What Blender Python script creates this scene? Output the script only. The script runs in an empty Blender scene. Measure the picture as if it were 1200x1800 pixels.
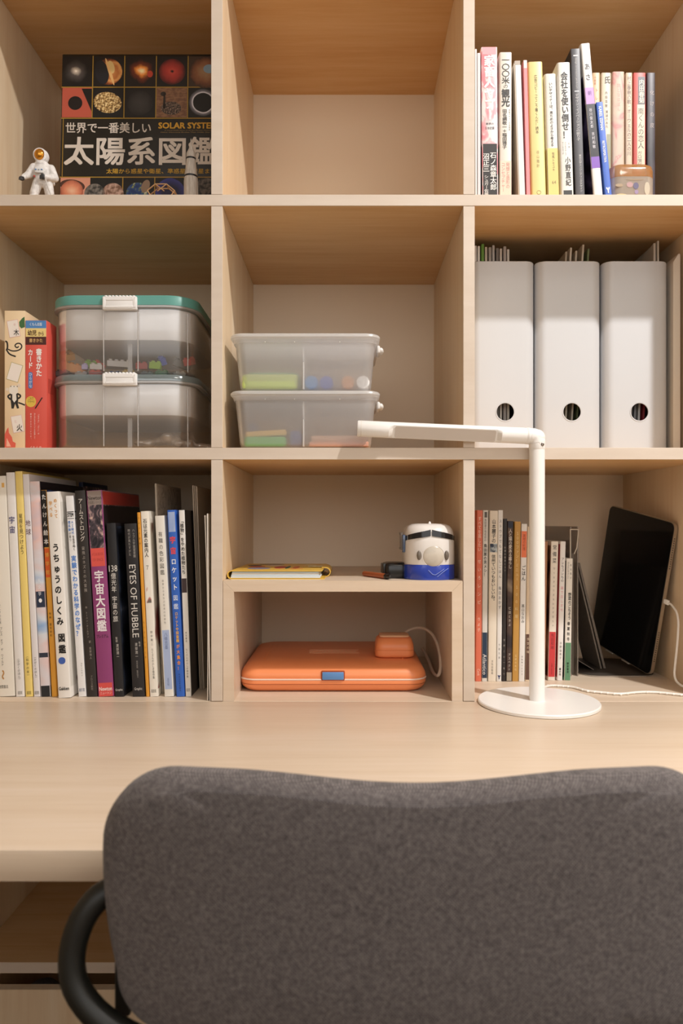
import bpy, bmesh, math, random
from mathutils import Vector, Matrix, Euler
random.seed(7)
SC = bpy.context.scene
COL = SC.collection

# ---------------------------------------------------------------- scale
# one unit = 0.85 mm; origin = eye height, on the plane of the shelf fronts
U, ZE, F = 0.00085, 0.9886, 1300.0
def W(x, y, z): return Vector((x * U, y * U, ZE + z * U))
DESK, SH2, SH1 = -316.0, 130.0, 575.0         # upper faces of desk and shelf boards
BACK = 433.0                                   # depth of the shelves

# ---------------------------------------------------------------- camera
cam = bpy.data.cameras.new('camera'); camo = bpy.data.objects.new('camera', cam); COL.objects.link(camo)
camo.location = W(0, -F, 0); camo.rotation_euler = (math.pi / 2, 0, 0)
cam.sensor_fit = 'AUTO'; cam.sensor_width = 36; cam.lens = 36 * F / 1800
cam.shift_x = -8 / 1800; cam.shift_y = 17 / 1800
cam.clip_start = 0.02
cam.dof.use_dof = True; cam.dof.focus_distance = F * U * 1.03; cam.dof.aperture_fstop = 6.5
SC.camera = camo

# ---------------------------------------------------------------- world, lights, exposure
wd = bpy.data.worlds.new('world'); SC.world = wd; wd.use_nodes = True
wd.node_tree.nodes['Background'].inputs[0].default_value = (1.0, 0.965, 0.935, 1)
wd.node_tree.nodes['Background'].inputs[1].default_value = 1.62
SC.view_settings.view_transform = 'Standard'; SC.view_settings.look = 'None'
SC.view_settings.exposure = 0.2; SC.view_settings.gamma = 1; SC.view_settings.use_curve_mapping = False
KEY = (1087, -890, 1742)
kl = bpy.data.lights.new('downlight_lamp', 'AREA'); kl.shape = 'DISK'; kl.size = 0.075; kl.energy = 29; kl.color = (1.0, 0.975, 0.955)
klo = bpy.data.objects.new('downlight_lamp', kl); COL.objects.link(klo); klo.location = W(*KEY)
klo.rotation_euler = (math.radians(12), 0, 0)

ROOM = (800, -1750, 1725)
rl = bpy.data.lights.new('room_lamp', 'AREA'); rl.shape = 'DISK'; rl.size = 0.5; rl.energy = 3; rl.color = (1.0, 0.94, 0.86)
rlo = bpy.data.objects.new('room_lamp', rl); COL.objects.link(rlo); rlo.location = W(*ROOM)

# ---------------------------------------------------------------- mesh helpers
class MB:
    def __init__(s): s.v, s.f = [], []
    def add(s, vs, fs):
        n = len(s.v); s.v += [tuple(v) for v in vs]; s.f += [tuple(i + n for i in f) for f in fs]; return s
    def bm(s, b):
        b.verts.index_update(); return s.add([v.co[:] for v in b.verts], [[v.index for v in f.verts] for f in b.faces])
    def box(s, x0, x1, y0, y1, z0, z1, b=0.0, seg=1):
        m = bmesh.new(); bmesh.ops.create_cube(m, size=1)
        for v in m.verts:
            v.co = Vector(((x0 + x1) / 2 + v.co.x * (x1 - x0), (y0 + y1) / 2 + v.co.y * (y1 - y0), (z0 + z1) / 2 + v.co.z * (z1 - z0)))
        if b > 0: bmesh.ops.bevel(m, geom=m.edges[:], offset=b, segments=seg, affect='EDGES', profile=0.5)
        s.bm(m); m.free(); return s
    def extrude(s, poly, axis, a0, a1):
        def P(p, a):
            return (a, p[0], p[1]) if axis == 'x' else (p[0], a, p[1]) if axis == 'y' else (p[0], p[1], a)
        n = len(poly); vs = [P(p, a0) for p in poly] + [P(p, a1) for p in poly]
        fs = [tuple(range(n)), tuple(range(2 * n - 1, n - 1, -1))] + [(i, (i + 1) % n, n + (i + 1) % n, n + i) for i in range(n)]
        return s.add(vs, fs)
    def loft(s, rings, cap0=True, cap1=True, closed=True):
        n = len(rings[0]); vs = [p for r in rings for p in r]; fs = []
        for k in range(len(rings) - 1):
            for i in range(n if closed else n - 1):
                j = (i + 1) % n; fs.append((k * n + i, k * n + j, (k + 1) * n + j, (k + 1) * n + i))
        if cap0: fs.append(tuple(range(n)))
        if cap1: fs.append(tuple((len(rings) - 1) * n + i for i in range(n))[::-1])
        return s.add(vs, fs)
    def lathe(s, prof, n=32, c=(0, 0, 0), axis='z', caps=True):
        rings = []
        for r, h in prof:
            ring = []
            for i in range(n):
                a = 2 * math.pi * i / n; p, q = r * math.cos(a), r * math.sin(a)
                ring.append((c[0] + p, c[1] + q, c[2] + h) if axis == 'z' else (c[0] + p, c[1] + h, c[2] + q) if axis == 'y' else (c[0] + h, c[1] + p, c[2] + q))
            rings.append(ring)
        return s.loft(rings, caps, caps)
    def tube(s, path, r, n=10, smooth=0, caps=True):
        P = [Vector(p) for p in path]
        for _ in range(smooth):
            Q = [P[0]]
            for a, b in zip(P, P[1:]): Q += [a.lerp(b, .25), a.lerp(b, .75)]
            P = Q + [P[-1]]
        R = r if isinstance(r, (list, tuple)) else None
        up = Vector((0.13, 0.21, 0.97)); rings = []
        for i, p in enumerate(P):
            d = (P[min(i + 1, len(P) - 1)] - P[max(i - 1, 0)]).normalized()
            if abs(d.dot(up)) > .95: up = Vector((0.97, 0.2, 0.1))
            a = d.cross(up).normalized(); b = a.cross(d).normalized(); up = b
            rr = (R[0] + (R[1] - R[0]) * i / (len(P) - 1)) if R else r
            rings.append([p + (a * math.cos(2 * math.pi * k / n) + b * math.sin(2 * math.pi * k / n)) * rr for k in range(n)])
        return s.loft(rings, caps, caps)
    def ell(s, c, r, nu=20, nv=12):
        rings = []
        for j in range(1, nv):
            t = math.pi * j / nv
            rings.append([(c[0] + r[0] * math.sin(t) * math.cos(2 * math.pi * i / nu), c[1] + r[1] * math.sin(t) * math.sin(2 * math.pi * i / nu), c[2] - r[2] * math.cos(t)) for i in range(nu)])
        return s.loft(rings)
    def xf(s, M):
        s.v = [tuple(M @ Vector(v)) for v in s.v]; return s
    def build(s, name, m, parent=None, sm=40, raw=False):
        me = bpy.data.meshes.new(name)
        me.from_pydata([(v[0] * U, v[1] * U, v[2] * U) for v in s.v], [], s.f)
        if not raw:
            b = bmesh.new(); b.from_mesh(me); bmesh.ops.recalc_face_normals(b, faces=b.faces[:]); b.to_mesh(me); b.free()
        me.materials.append(m)
        if sm:
            me.shade_smooth(); me.set_sharp_from_angle(angle=math.radians(sm))
        o = bpy.data.objects.new(name, me); COL.objects.link(o)
        if parent is not None: o.parent = parent
        return o

def rrect(x0, x1, y0, y1, r, n=6):
    out = []
    rs = r if isinstance(r, (list, tuple)) else (r,) * 4           # corners: x1y1, x0y1, x0y0, x1y0
    for (cx, cy, a0), q in zip(((x1, y1, 0), (x0, y1, 90), (x0, y0, 180), (x1, y0, 270)), rs):
        sx = -1 if cx == x1 else 1; sy = -1 if cy == y1 else 1
        for i in range(n + 1):
            a = math.radians(a0 + 90 * i / n)
            out.append((cx + sx * q + q * math.cos(a), cy + sy * q + q * math.sin(a)))
    return out
def ring(poly, z): return [(p[0], p[1], z) for p in poly]
def root(name, loc, label, cat, group=None, rot=(0, 0, 0)):
    o = bpy.data.objects.new(name, None); COL.objects.link(o); o.empty_display_size = .02
    o.location = W(*loc); o.rotation_euler = rot
    return tag(o, label, cat, group)
def tag(o, label, cat, group=None, kind=None):
    if label: o['label'] = label
    if cat: o['category'] = cat
    if group: o['group'] = group
    if kind: o['kind'] = kind
    return o
def place(o, x, y, z, rot=None):
    o.location = W(x, y, z)
    if rot: o.rotation_euler = rot
    return o

# ---------------------------------------------------------------- materials
def lin(h):
    if not isinstance(h, str): return tuple(h) + ((1,) if len(h) == 3 else ())
    c = [int(h[i:i + 2], 16) / 255 for i in (0, 2, 4)]
    return tuple(x / 12.92 if x <= .04045 else ((x + .055) / 1.055) ** 2.4 for x in c) + (1,)
MATS = {}
def new_mat(name):
    m = bpy.data.materials.new(name); m.use_nodes = True
    return m, m.node_tree.nodes, m.node_tree.links, m.node_tree.nodes['Principled BSDF']
def M(col, rough=.5, metal=0., spec=.5, coat=0., emit=None):
    k = (col, rough, metal, spec, coat)
    if k not in MATS:
        m, n, l, p = new_mat('plain_%s' % len(MATS))
        p.inputs['Base Color'].default_value = lin(col); p.inputs['Roughness'].default_value = rough
        p.inputs['Metallic'].default_value = metal; p.inputs['Specular IOR Level'].default_value = spec
        p.inputs['Coat Weight'].default_value = coat; p.inputs['Coat Roughness'].default_value = .08
        MATS[k] = m
    return MATS[k]
def ramp(n, stops):
    r = n.new('ShaderNodeValToRGB'); e = r.color_ramp.elements
    while len(e) < len(stops): e.new(.5)
    for i, (p, c) in enumerate(stops): e[i].position = p; e[i].color = lin(c)
    return r
def wood(name, scale, c0, c1, c2, rough=.42, off=0.):
    m, n, l, p = new_mat(name)
    tc = n.new('ShaderNodeTexCoord'); mp = n.new('ShaderNodeMapping'); mp.inputs['Scale'].default_value = scale
    mp.inputs['Location'].default_value = (off, off * 1.7, off * .6)
    l.new(tc.outputs['Object'], mp.inputs[0])
    wv = n.new('ShaderNodeTexNoise'); wv.inputs['Scale'].default_value = 1.0; wv.inputs['Detail'].default_value = 2; wv.inputs['Distortion'].default_value = .6
    fi = n.new('ShaderNodeTexNoise'); fi.inputs['Scale'].default_value = 5.5; fi.inputs['Detail'].default_value = 6; fi.inputs['Roughness'].default_value = .62
    l.new(mp.outputs[0], wv.inputs['Vector']); l.new(mp.outputs[0], fi.inputs['Vector'])
    mx = n.new('ShaderNodeMath'); mx.operation = 'MULTIPLY_ADD'; mx.inputs[1].default_value = .55
    ad = n.new('ShaderNodeMath'); ad.operation = 'MULTIPLY'; ad.inputs[1].default_value = .45
    l.new(fi.outputs[0], ad.inputs[0]); l.new(wv.outputs[0], mx.inputs[0]); l.new(ad.outputs[0], mx.inputs[2])
    r = ramp(n, [(.34, c0), (.5, c1), (.64, c2)]); l.new(mx.outputs[0], r.inputs[0]); l.new(r.outputs[0], p.inputs['Base Color'])
    p.inputs['Roughness'].default_value = rough; p.inputs['Specular IOR Level'].default_value = .35
    return m
WC = ('d6a873', 'deb582', 'e3bd8e')
WE = wood('maple_edge_band', (2, 14, 14), 'cdbdac', 'd2c3b3', 'd7c9ba', off=5)
WH = wood('maple_grain_across', (1.6, 22, 22), *WC)
WV = wood('maple_grain_upright', (22, 22, 1.2), 'dfc3a0', 'e6cead', 'ead5b8', off=3)
WD = wood('maple_desktop', (1.3, 20, 20), 'd3bda5', 'd9c5ae', 'ddcab6', rough=.38, off=7)
def noise_mat(name, stops, scale=(20, 20, 20), detail=3, rough=.5, bump=0., dist=0., coord='Object', spec=.5):
    m, n, l, p = new_mat(name)
    tc = n.new('ShaderNodeTexCoord'); mp = n.new('ShaderNodeMapping'); mp.inputs['Scale'].default_value = scale
    l.new(tc.outputs[coord], mp.inputs[0])
    t = n.new('ShaderNodeTexNoise'); t.inputs['Scale'].default_value = 1; t.inputs['Detail'].default_value = detail; t.inputs['Distortion'].default_value = dist
    l.new(mp.outputs[0], t.inputs['Vector']); r = ramp(n, stops); l.new(t.outputs[0], r.inputs[0]); l.new(r.outputs[0], p.inputs['Base Color'])
    p.inputs['Roughness'].default_value = rough; p.inputs['Specular IOR Level'].default_value = spec
    if bump:
        b = n.new('ShaderNodeBump'); b.inputs['Strength'].default_value = bump; b.inputs['Distance'].default_value = .001
        l.new(t.outputs[0], b.inputs['Height']); l.new(b.outputs[0], p.inputs['Normal'])
    return m
def clear_mat(name, tint, keep, rough=.12, gloss=.08, trans=0.3):
    """thin see-through plastic: keep = share of light passing straight on"""
    m, n, l, p = new_mat(name); n.remove(p); out = n['Material Output']
    tr = n.new('ShaderNodeBsdfTransparent'); tr.inputs[0].default_value = lin('ffffff')
    df = n.new('ShaderNodeBsdfDiffuse'); df.inputs[0].default_value = lin(tint)
    tl = n.new('ShaderNodeBsdfTranslucent'); tl.inputs[0].default_value = lin(tint)
    gl = n.new('ShaderNodeBsdfGlossy'); gl.inputs['Roughness'].default_value = rough; gl.inputs[0].default_value = lin('ffffff')
    a = n.new('ShaderNodeMixShader'); a.inputs[0].default_value = trans; l.new(df.outputs[0], a.inputs[1]); l.new(tl.outputs[0], a.inputs[2])
    b = n.new('ShaderNodeMixShader'); b.inputs[0].default_value = keep; l.new(a.outputs[0], b.inputs[1]); l.new(tr.outputs[0], b.inputs[2])
    lw = n.new('ShaderNodeLayerWeight'); lw.inputs[0].default_value = .25
    mu = n.new('ShaderNodeMath'); mu.operation = 'MULTIPLY_ADD'; mu.inputs[1].default_value = .45; mu.inputs[2].default_value = gloss * .5; l.new(lw.outputs['Fresnel'], mu.inputs[0])
    c = n.new('ShaderNodeMixShader'); l.new(mu.outputs[0], c.inputs[0]); l.new(b.outputs[0], c.inputs[1]); l.new(gl.outputs[0], c.inputs[2])
    l.new(c.outputs[0], out.inputs[0]); return m
BACKM = noise_mat('back_panel_paint', [(.3, 'efdcc2'), (.7, 'f2e1c9')], (3, 3, 3), 2, .5)
PAPER = M('e6dccb', .7); WHITE = M('eae6e1', .45); BLACK = M('16151a', .4)

# ---------------------------------------------------------------- lettering (built in one go at the end)
JOBS = []
ROT = set('ー〜―…（）()「」~-|')
def T(s, py0, py1, w, col='20201f', cx=.5, mode='v', bold=0.0): return (s, py0, py1, w, col, cx, mode, bold)
def letters(parent, items, t, zb, th, y=-.35, x0=0., name='lettering'):
    """items on a front-facing plane; heights from picture rows at depth share t"""
    by = {}
    for it in items: by.setdefault(it[4], []).append(it)
    for col, its in by.items(): JOBS.append((parent, col, its, t, zb, th, y, x0, name))
def fat(g, d):
    """bolder strokes: the outline printed four times, a hair apart"""
    v, f = g; V, Fc = [], []
    if not d: return [(p[0], p[1], 0) for p in v], f
    for k, (a, b) in enumerate(((d, d), (-d, d), (d, -d), (-d, -d))):
        n = len(V); V += [(p[0] + a, p[1] + b, -.04 * k) for p in v]; Fc += [tuple(i + n for i in q) for q in f]
    return V, Fc
def run_letters():
    keys = {}
    for J in JOBS:
        for s, *_ , mode, bold in J[2]:
            for k in (list(s) if mode == 'v' else [s]):
                if k not in ' 　': keys[(k, 0)] = None
    tmp = []
    for (k, bold) in keys:
        c = bpy.data.curves.new('glyph', 'FONT'); c.body = k; c.size = 1; c.resolution_u = 2
        o = bpy.data.objects.new('glyph', c); COL.objects.link(o); tmp.append((k, bold, o, c))
    bpy.context.view_layer.update(); dg = bpy.context.evaluated_depsgraph_get()
    for k, bold, o, c in tmp:
        me = o.evaluated_get(dg).to_mesh()
        keys[(k, bold)] = ([(v.co.x, v.co.y) for v in me.vertices], [tuple(p.vertices) for p in me.polygons]); o.evaluated_get(dg).to_mesh_clear()
    for k, bold, o, c in tmp: bpy.data.objects.remove(o); bpy.data.curves.remove(c)
    for parent, col, its, t, zb, th, y, x0, name in JOBS:
        mb = MB()
        for s, py0, py1, w, _, cx, mode, bold in its:
            za, zc = (917 - py0) * (1 + t) - zb, (917 - py1) * (1 + t) - zb
            X = x0 + cx * th
            if mode == 'v':
                pitch = (za - zc) / len(s); sz = min(pitch * 1.04, w * 1.25)
                for i, ch in enumerate(s):
                    if ch in ' 　': continue
                    v, f = fat(keys[(ch, 0)], bold); z = za - (i + .5) * pitch; asc = ord(ch) < 0x2000
                    xs = [p[0] for p in v]; cxg = (min(xs) + max(xs)) / 2 if asc else .5
                    if ch in ROT: pts = [(X + (b - .36) * w, y + e, z - (a - cxg) * sz) for a, b, e in v]
                    else:
                        ox, oz = (.55, .5) if ch in '、。' else (0, 0)
                        pts = [(X + (a - cxg + ox) * w, y + e, z + (b - .36 + oz) * sz) for a, b, e in v]
                    mb.add(pts, f)
            else:
                v, f = fat(keys[(s, 0)], bold)
                a0, a1 = min(p[0] for p in v), max(p[0] for p in v); b0, b1 = min(p[1] for p in v), max(p[1] for p in v)
                if mode == 'r':
                    pts = [(X + ((b - b0) / (b1 - b0) - .5) * w, y + e, za + (zc - za) * (a - a0) / (a1 - a0)) for a, b, e in v]
                else:
                    pts = [(X + ((a - a0) / (a1 - a0) - .5) * w, y + e, zc + (za - zc) * (b - b0) / (b1 - b0)) for a, b, e in v]
                mb.add(pts, f)
        o = mb.build(name, M(col, .5), parent, sm=0, raw=True)

# ================================================================ the room
FLZ = -ZE / U
def struct(name, mb, m): return tag(place(mb.build(name, m), 0, 0, 0), None, None, None, 'structure')
FLOORM = wood('oak_floor', (1.2, 14, 14), '4a3626', '553f2d', '604935', off=11)
WALLM = noise_mat('wall_paint', [(.3, 'e4dccf'), (.7, 'e8e0d4')], (8, 8, 8), 2, .8)
struct('floor', MB().box(-1160, 2400, -2600, 500, FLZ - 40, FLZ), FLOORM)
struct('wall_back', MB().box(-1160, 2400, 452, 500, FLZ, 1760), WALLM)
struct('unseen_wall_left', MB().box(-1200, -1160, -2600, 500, FLZ, 1760), noise_mat('dimmed_side_wall', [(.3, 'a8967e'), (.7, 'ad9b84')], (8, 8, 8), 2, .8))  # unseen wall set close and darkened to cut light on the desk's left
struct('wall_right', MB().box(2400, 2440, -2600, 500, FLZ, 1760), WALLM)
struct('unseen_wall_rear', MB().box(-1200, 2440, -2640, -2600, FLZ, 260).box(-1200, 2440, -2640, -2600, 1500, 1760), WALLM)  # unseen rear wall with a high gap, added to darken the space under the desk
struct('ceiling', MB().box(-1200, 2440, -2600, 500, 1760, 1800), WALLM)
r = root('ceiling_downlight', (KEY[0], KEY[1], 1760), 'small round ceiling downlight above the desk', 'lamp')
MB().lathe([(48, 0), (48, -5), (44, -7), (44, -3), (44, 0)], 32).build('trim_ring', M('ededea', .4), r)

r = root('ceiling_lamp', (ROOM[0], ROOM[1], 1760), 'wide round flush ceiling lamp in the middle of the room', 'lamp')
MB().lathe([(40, 0), (330, 0), (335, -6), (330, -24), (320, -26), (320, -20), (40, -20)], 48).build('housing', M('ededea', .4), r)

# ================================================================ bookshelf
B = root('bookshelf', (0, 0, FLZ), 'pale maple bookshelf of square open compartments above the desk', 'bookshelf')
H0 = -FLZ                                                    # eye height above the base
def bpart(name, x0, x1, y0, y1, z0, z1, m, b=.9, band=True):
    o = MB().box(x0, x1, y0 + (1.0 if band else 0), y1, z0 + H0, z1 + H0, b if not band else 0).build(name, m, B, sm=30)
    if band: MB().box(x0, x1, y0, y0 + 1.02, z0 + H0, z1 + H0, .45).build('edge_band', WE, o, sm=30)
    return o
LX, D1, D2, RX = (-680, -660), (-237, -217), (206, 226), (649, 669)
for z in (1000, SH1 - 20, SH2 - 21): bpart('shelf_board', LX[1] + .3, RX[0] - .3, 0, BACK, z + .3, z + (21 if z < 500 else 20) - .0, WH)
bpart('bottom_board', LX[1] + .3, RX[0] - .3, .8, BACK, DESK - 31, DESK, WD, .5, False)
for x in (LX, RX): bpart('side_panel', x[0], x[1], 0, BACK, FLZ, 1022, WV)
for (z0, z1) in ((SH1, 1000), (SH2, SH1 - 20), (DESK, SH2 - 21)):
    for d in (D1, D2): bpart('divider', d[0], d[1], .0, BACK, z0 + .4, z1 - .4, WV)
    for x0, x1 in ((LX[1], D1[0]), (D1[1], D2[0]), (D2[1], RX[0])): bpart('back_panel', x0, x1, BACK, BACK + 12, z0 - 10, z1 + 10, BACKM, 0, False)
for d in (D1, D2): bpart('divider', d[0], d[1], 0, BACK, FLZ, DESK - 31.4, WV)
bpart('shelf_board', LX[1] + .3, D1[0] - .3, 0, BACK, -794, -775, WH)
bpart('shelf_board', D2[1] + .3, RX[0] - .3, 0, BACK, -794, -775, WH)
bpart('back_panel', LX[1], D1[0], BACK, BACK + 12, FLZ, DESK - 20, BACKM, 0, False)
bpart('back_panel', D2[1], RX[0], BACK, BACK + 12, FLZ, DESK - 20, BACKM, 0, False)

# ---------------------------------------------------------------- desk
DK = root('desk', (0, 0, FLZ), 'wide pale maple desktop running in front of the bookshelf', 'desk')
MB().box(-1150, 1150, -588, -1.2, DESK - 31 + H0, DESK + H0, 1.6, 2).build('desktop', WD, DK)
for x in (-1150, 1120): MB().box(x, x + 30, -570, -3, 0, DESK - 31 + H0, 1).build('side_panel', WV, DK)

# ---------------------------------------------------------------- open bin under the desk
BN = root('storage_bin', (-448, 0, FLZ), 'plain wooden storage bin standing on the floor under the desk', 'bin')
b0, b1 = 1.5, -823 + H0
MB().box(-205, 205, 0, 17, b0, b1, .8).build('front_panel', WV, BN, sm=30)
for x in (-205, 189): MB().box(x, x + 16, 17.3, 300, b0, b1 - 6, .6).build('side_panel', WH, BN, sm=30)
MB().box(-189, 189, 284, 300, b0, b1 - 6, .6).build('rear_panel', WH, BN, sm=30)
MB().box(-189, 189, 17.3, 284, b0, 14, 0).build('bottom_panel', WH, BN)
o = MB().lathe([(0.5, 0), (40, 1), (44, 20), (46, 180), (44, 215), (37, 238), (24, 252), (8, 259), (.5, 260)], 28).build('fabric_pouch', noise_mat('grey_knit', [(.35, '4b4644'), (.65, '8a837d')], (900, 900, 300), 2, .9, .6))
tag(place(o, -586, 130, FLZ + 15), 'grey knitted round-topped pouch inside the wooden bin', 'pouch')

# ---------------------------------------------------------------- riser in the middle compartment
RS = root('shelf_riser', (0, 0, DESK), 'low maple riser with mitred corners in the middle compartment', 'riser')
h = -104 - DESK
a0, a1 = D1[1] + .8, D2[0] - .8
MB().extrude([(a0 + .15, h), (a1 - .15, h), (a1 - 19.2, h - 19.2), (a0 + 19.2, h - 19.2)], 'y', 1, BACK - 3).build('top_board', WD, RS, sm=0)
MB().extrude([(a0, 0), (a0, h - .15), (a0 + 19, h - 19.2), (a0 + 19, 0)], 'y', 1, BACK - 3).build('side_panel', WD, RS, sm=0)
MB().extrude([(a1, 0), (a1, h - .15), (a1 - 19, h - 19.2), (a1 - 19, 0)], 'y', 1, BACK - 3).build('side_panel', WD, RS, sm=0)
RISE = -104.0

# ================================================================ chair
def fabric():
    m, n, l, p = new_mat('grey_woven_fabric')
    tc = n.new('ShaderNodeTexCoord'); mp = n.new('ShaderNodeMapping'); mp.inputs['Rotation'].default_value = (0, math.radians(45), 0)
    l.new(tc.outputs['Object'], mp.inputs[0])
    w1 = n.new('ShaderNodeTexWave'); w1.bands_direction = 'X'; w1.inputs['Scale'].default_value = 190; w1.inputs['Distortion'].default_value = .15; w1.inputs['Detail'].default_value = 1
    w2 = n.new('ShaderNodeTexWave'); w2.bands_direction = 'Z'; w2.inputs['Scale'].default_value = 190; w2.inputs['Distortion'].default_value = .15; w2.inputs['Detail'].default_value = 1
    for w in (w1, w2): l.new(mp.outputs[0], w.inputs[0])
    mu = n.new('ShaderNodeMath'); mu.operation = 'MULTIPLY'; l.new(w1.outputs['Fac'], mu.inputs[0]); l.new(w2.outputs['Fac'], mu.inputs[1])
    ns = n.new('ShaderNodeTexNoise'); ns.inputs['Scale'].default_value = 330; ns.inputs['Detail'].default_value = 3; l.new(tc.outputs['Object'], ns.inputs['Vector'])
    nb = n.new('ShaderNodeTexNoise'); nb.inputs['Scale'].default_value = 900; nb.inputs['Detail'].default_value = 2; l.new(tc.outputs['Object'], nb.inputs['Vector'])
    a = n.new('ShaderNodeMath'); a.operation = 'MULTIPLY_ADD'; a.inputs[1].default_value = .5; hf = n.new('ShaderNodeMath'); hf.operation = 'MULTIPLY'; hf.inputs[1].default_value = .75; l.new(ns.outputs[0], hf.inputs[0]); l.new(mu.outputs[0], a.inputs[0]); l.new(hf.outputs[0], a.inputs[2])
    b = n.new('ShaderNodeMath'); b.operation = 'MULTIPLY_ADD'; b.inputs[1].default_value = .3; l.new(nb.outputs[0], b.inputs[0]); l.new(a.outputs[0], b.inputs[2])
    r = ramp(n, [(.36, '3b3637'), (.72, '615a59'), (1.05, '8d8583')]); l.new(b.outputs[0], r.inputs[0]); l.new(r.outputs[0], p.inputs['Base Color'])
    p.inputs['Roughness'].default_value = .9; p.inputs['Sheen Weight'].default_value = .12
    bp = n.new('ShaderNodeBump'); bp.inputs['Strength'].default_value = .5; bp.inputs['Distance'].default_value = .0008; l.new(mu.outputs[0], bp.inputs['Height']); l.new(bp.outputs[0], p.inputs['Normal'])
    return m
FAB = fabric(); BLK = M('141512', .45)
CX, CY = 59.0, -700.0
CH = root('desk_chair', (CX, CY, FLZ), 'grey fabric desk chair with low wide backrest and black frame', 'chair')
zt, zb = -214.5 + H0, -434 + H0
def outline(half, k):
    """backrest outline: wavy top, rounded corners, sides drawn in below; k shrinks it towards its middle"""
    pts = []; n = 14
    R = 66; Rb = 50
    top = lambda x: -9.7 * (1 + math.cos(math.pi * min(abs(x), 167) / 167)) / 2 + 2
    for i in range(25):
        x = -(half - R) + 2 * (half - R) * i / 24; pts.append((x, zt + top(x)))
    for i in range(1, n):
        a = math.pi / 2 * (1 - i / n); pts.append((half - R + R * math.cos(a), zt + top(half - R) - R + R * math.sin(a)))
    for i in range(7):
        f = i / 6; pts.append((half - 13 * f * f, zt - R - 2 + (zb + Rb - zt + R + 2) * f))
    for i in range(1, n):
        a = -math.pi / 2 * i / n; pts.append((half - 13 - Rb + Rb * math.cos(a), zb + Rb + Rb * math.sin(a)))
    for i in range(25):
        x = (half - 13 - Rb) * (1 - 2 * i / 24); pts.append((x, zb - 3 * (1 - (x / half) ** 2)))
    for p in [q for q in pts[25 + n - 1 + 7 + n - 1 - 1: 24: -1]]: pts.append((-p[0], p[1]))
    zc = (zt + zb) / 2
    return [(p[0] * k, zc + (p[1] - zc) * k) for p in pts]
def grow(P, d):
    n = len(P); out = []
    for i in range(n):
        t = Vector(P[(i + 1) % n]) - Vector(P[i - 1])
        if t.length < 1e-6: t = Vector((1, 0))
        t.normalize(); out.append((P[i][0] - t.y * d, P[i][1] + t.x * d))
    return out
O0 = outline(270, 1)
seen = []; 
for p in O0:
    if not seen or (Vector(p) - Vector(seen[-1])).length > .4: seen.append(p)
O0 = seen
def bend(x): return 24 * (x / 270) ** 2
rings = []
for k, dy in ((.02, -3), (.25, -3), (.5, -2.6), (.75, -1.6), (.9, 0)):
    zc = (zt + zb) / 2; rings.append([(p[0] * k, dy, zc + (p[1] - zc) * k) for p in O0])
for d, dy in ((-14, 2), (-7, 5), (-2.5, 10.5), (0, 18), (0, 30), (-3, 38), (-8, 43), (-15, 46)):
    rings.append([(p[0], dy, p[1]) for p in grow(O0, d)])
for k, dy in ((.85, 48), (.6, 50), (.3, 51), (.02, 51)):
    zc = (zt + zb) / 2; rings.append([(p[0] * k, dy, zc + (p[1] - zc) * k) for p in O0])
rings = [[(p[0], p[1] + bend(p[0]), p[2]) for p in r] for r in rings]
MB().loft(rings).build('backrest', FAB, CH, sm=60)
# armrest loops and frame tube
for s in (-1, 1):
    pth = [(s * 232, 72, zt - 112), (s * 252, 60, zt - 109), (s * 274, 50, zt - 112), (s * 289, 43, zt - 130), (s * 297, 38, zt - 160), (s * 291, 34, zt - 188), (s * 262, 28, zt - 214), (s * 216, 22, zt - 230), (s * 120, 20, zt - 240), (s * 30, 26, zt - 240)]
    MB().tube(pth, 11.5, 14, 2).build('arm_tube', BLK, CH, sm=60)
    MB().box(s * 256 - 7, s * 256 + 7, 50, 66, zt - 222, zt - 112, 3, 2).build('side_strut', BLK, CH)
    MB().box(s * 150 - 11, s * 150 + 11, 12, 34, zt - 246, zt - 206, 3, 2).build('bracket', BLK, CH)
MB().tube([(0, 30, zt - 240), (0, 40, zt - 300), (0, 60, zt - 400), (0, 150, zt - 462)], 14, 12, 2).build('back_post', BLK, CH)
st = 500.0
MB().loft([ring(rrect(-235 + i, 235 - i, 60 + i, 500 - i, 70, 8), z) for i, z in ((26, st), (8, st + 6), (0, st + 22), (2, st + 44), (14, st + 56), (60, st + 60))]).build('seat', FAB, CH, sm=60)
MB().lathe([(24, 60), (24, 300), (34, 302), (34, 330), (120, 480), (120, 500)], 24, (0, 270, 0)).build('column', BLK, CH)
for i in range(5):
    a = 2 * math.pi * i / 5 + .3; e = (290 * math.cos(a), 270 + 290 * math.sin(a))
    MB().tube([(0, 270, 75), (e[0], e[1], 58)], (26, 15), 10).build('base_leg', BLK, CH)
    MB().lathe([(4, -16), (24, -13), (27, -8), (27, 8), (24, 13), (4, 16)], 20, (e[0], e[1], 27), 'x').build('caster', BLK, CH)

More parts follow.
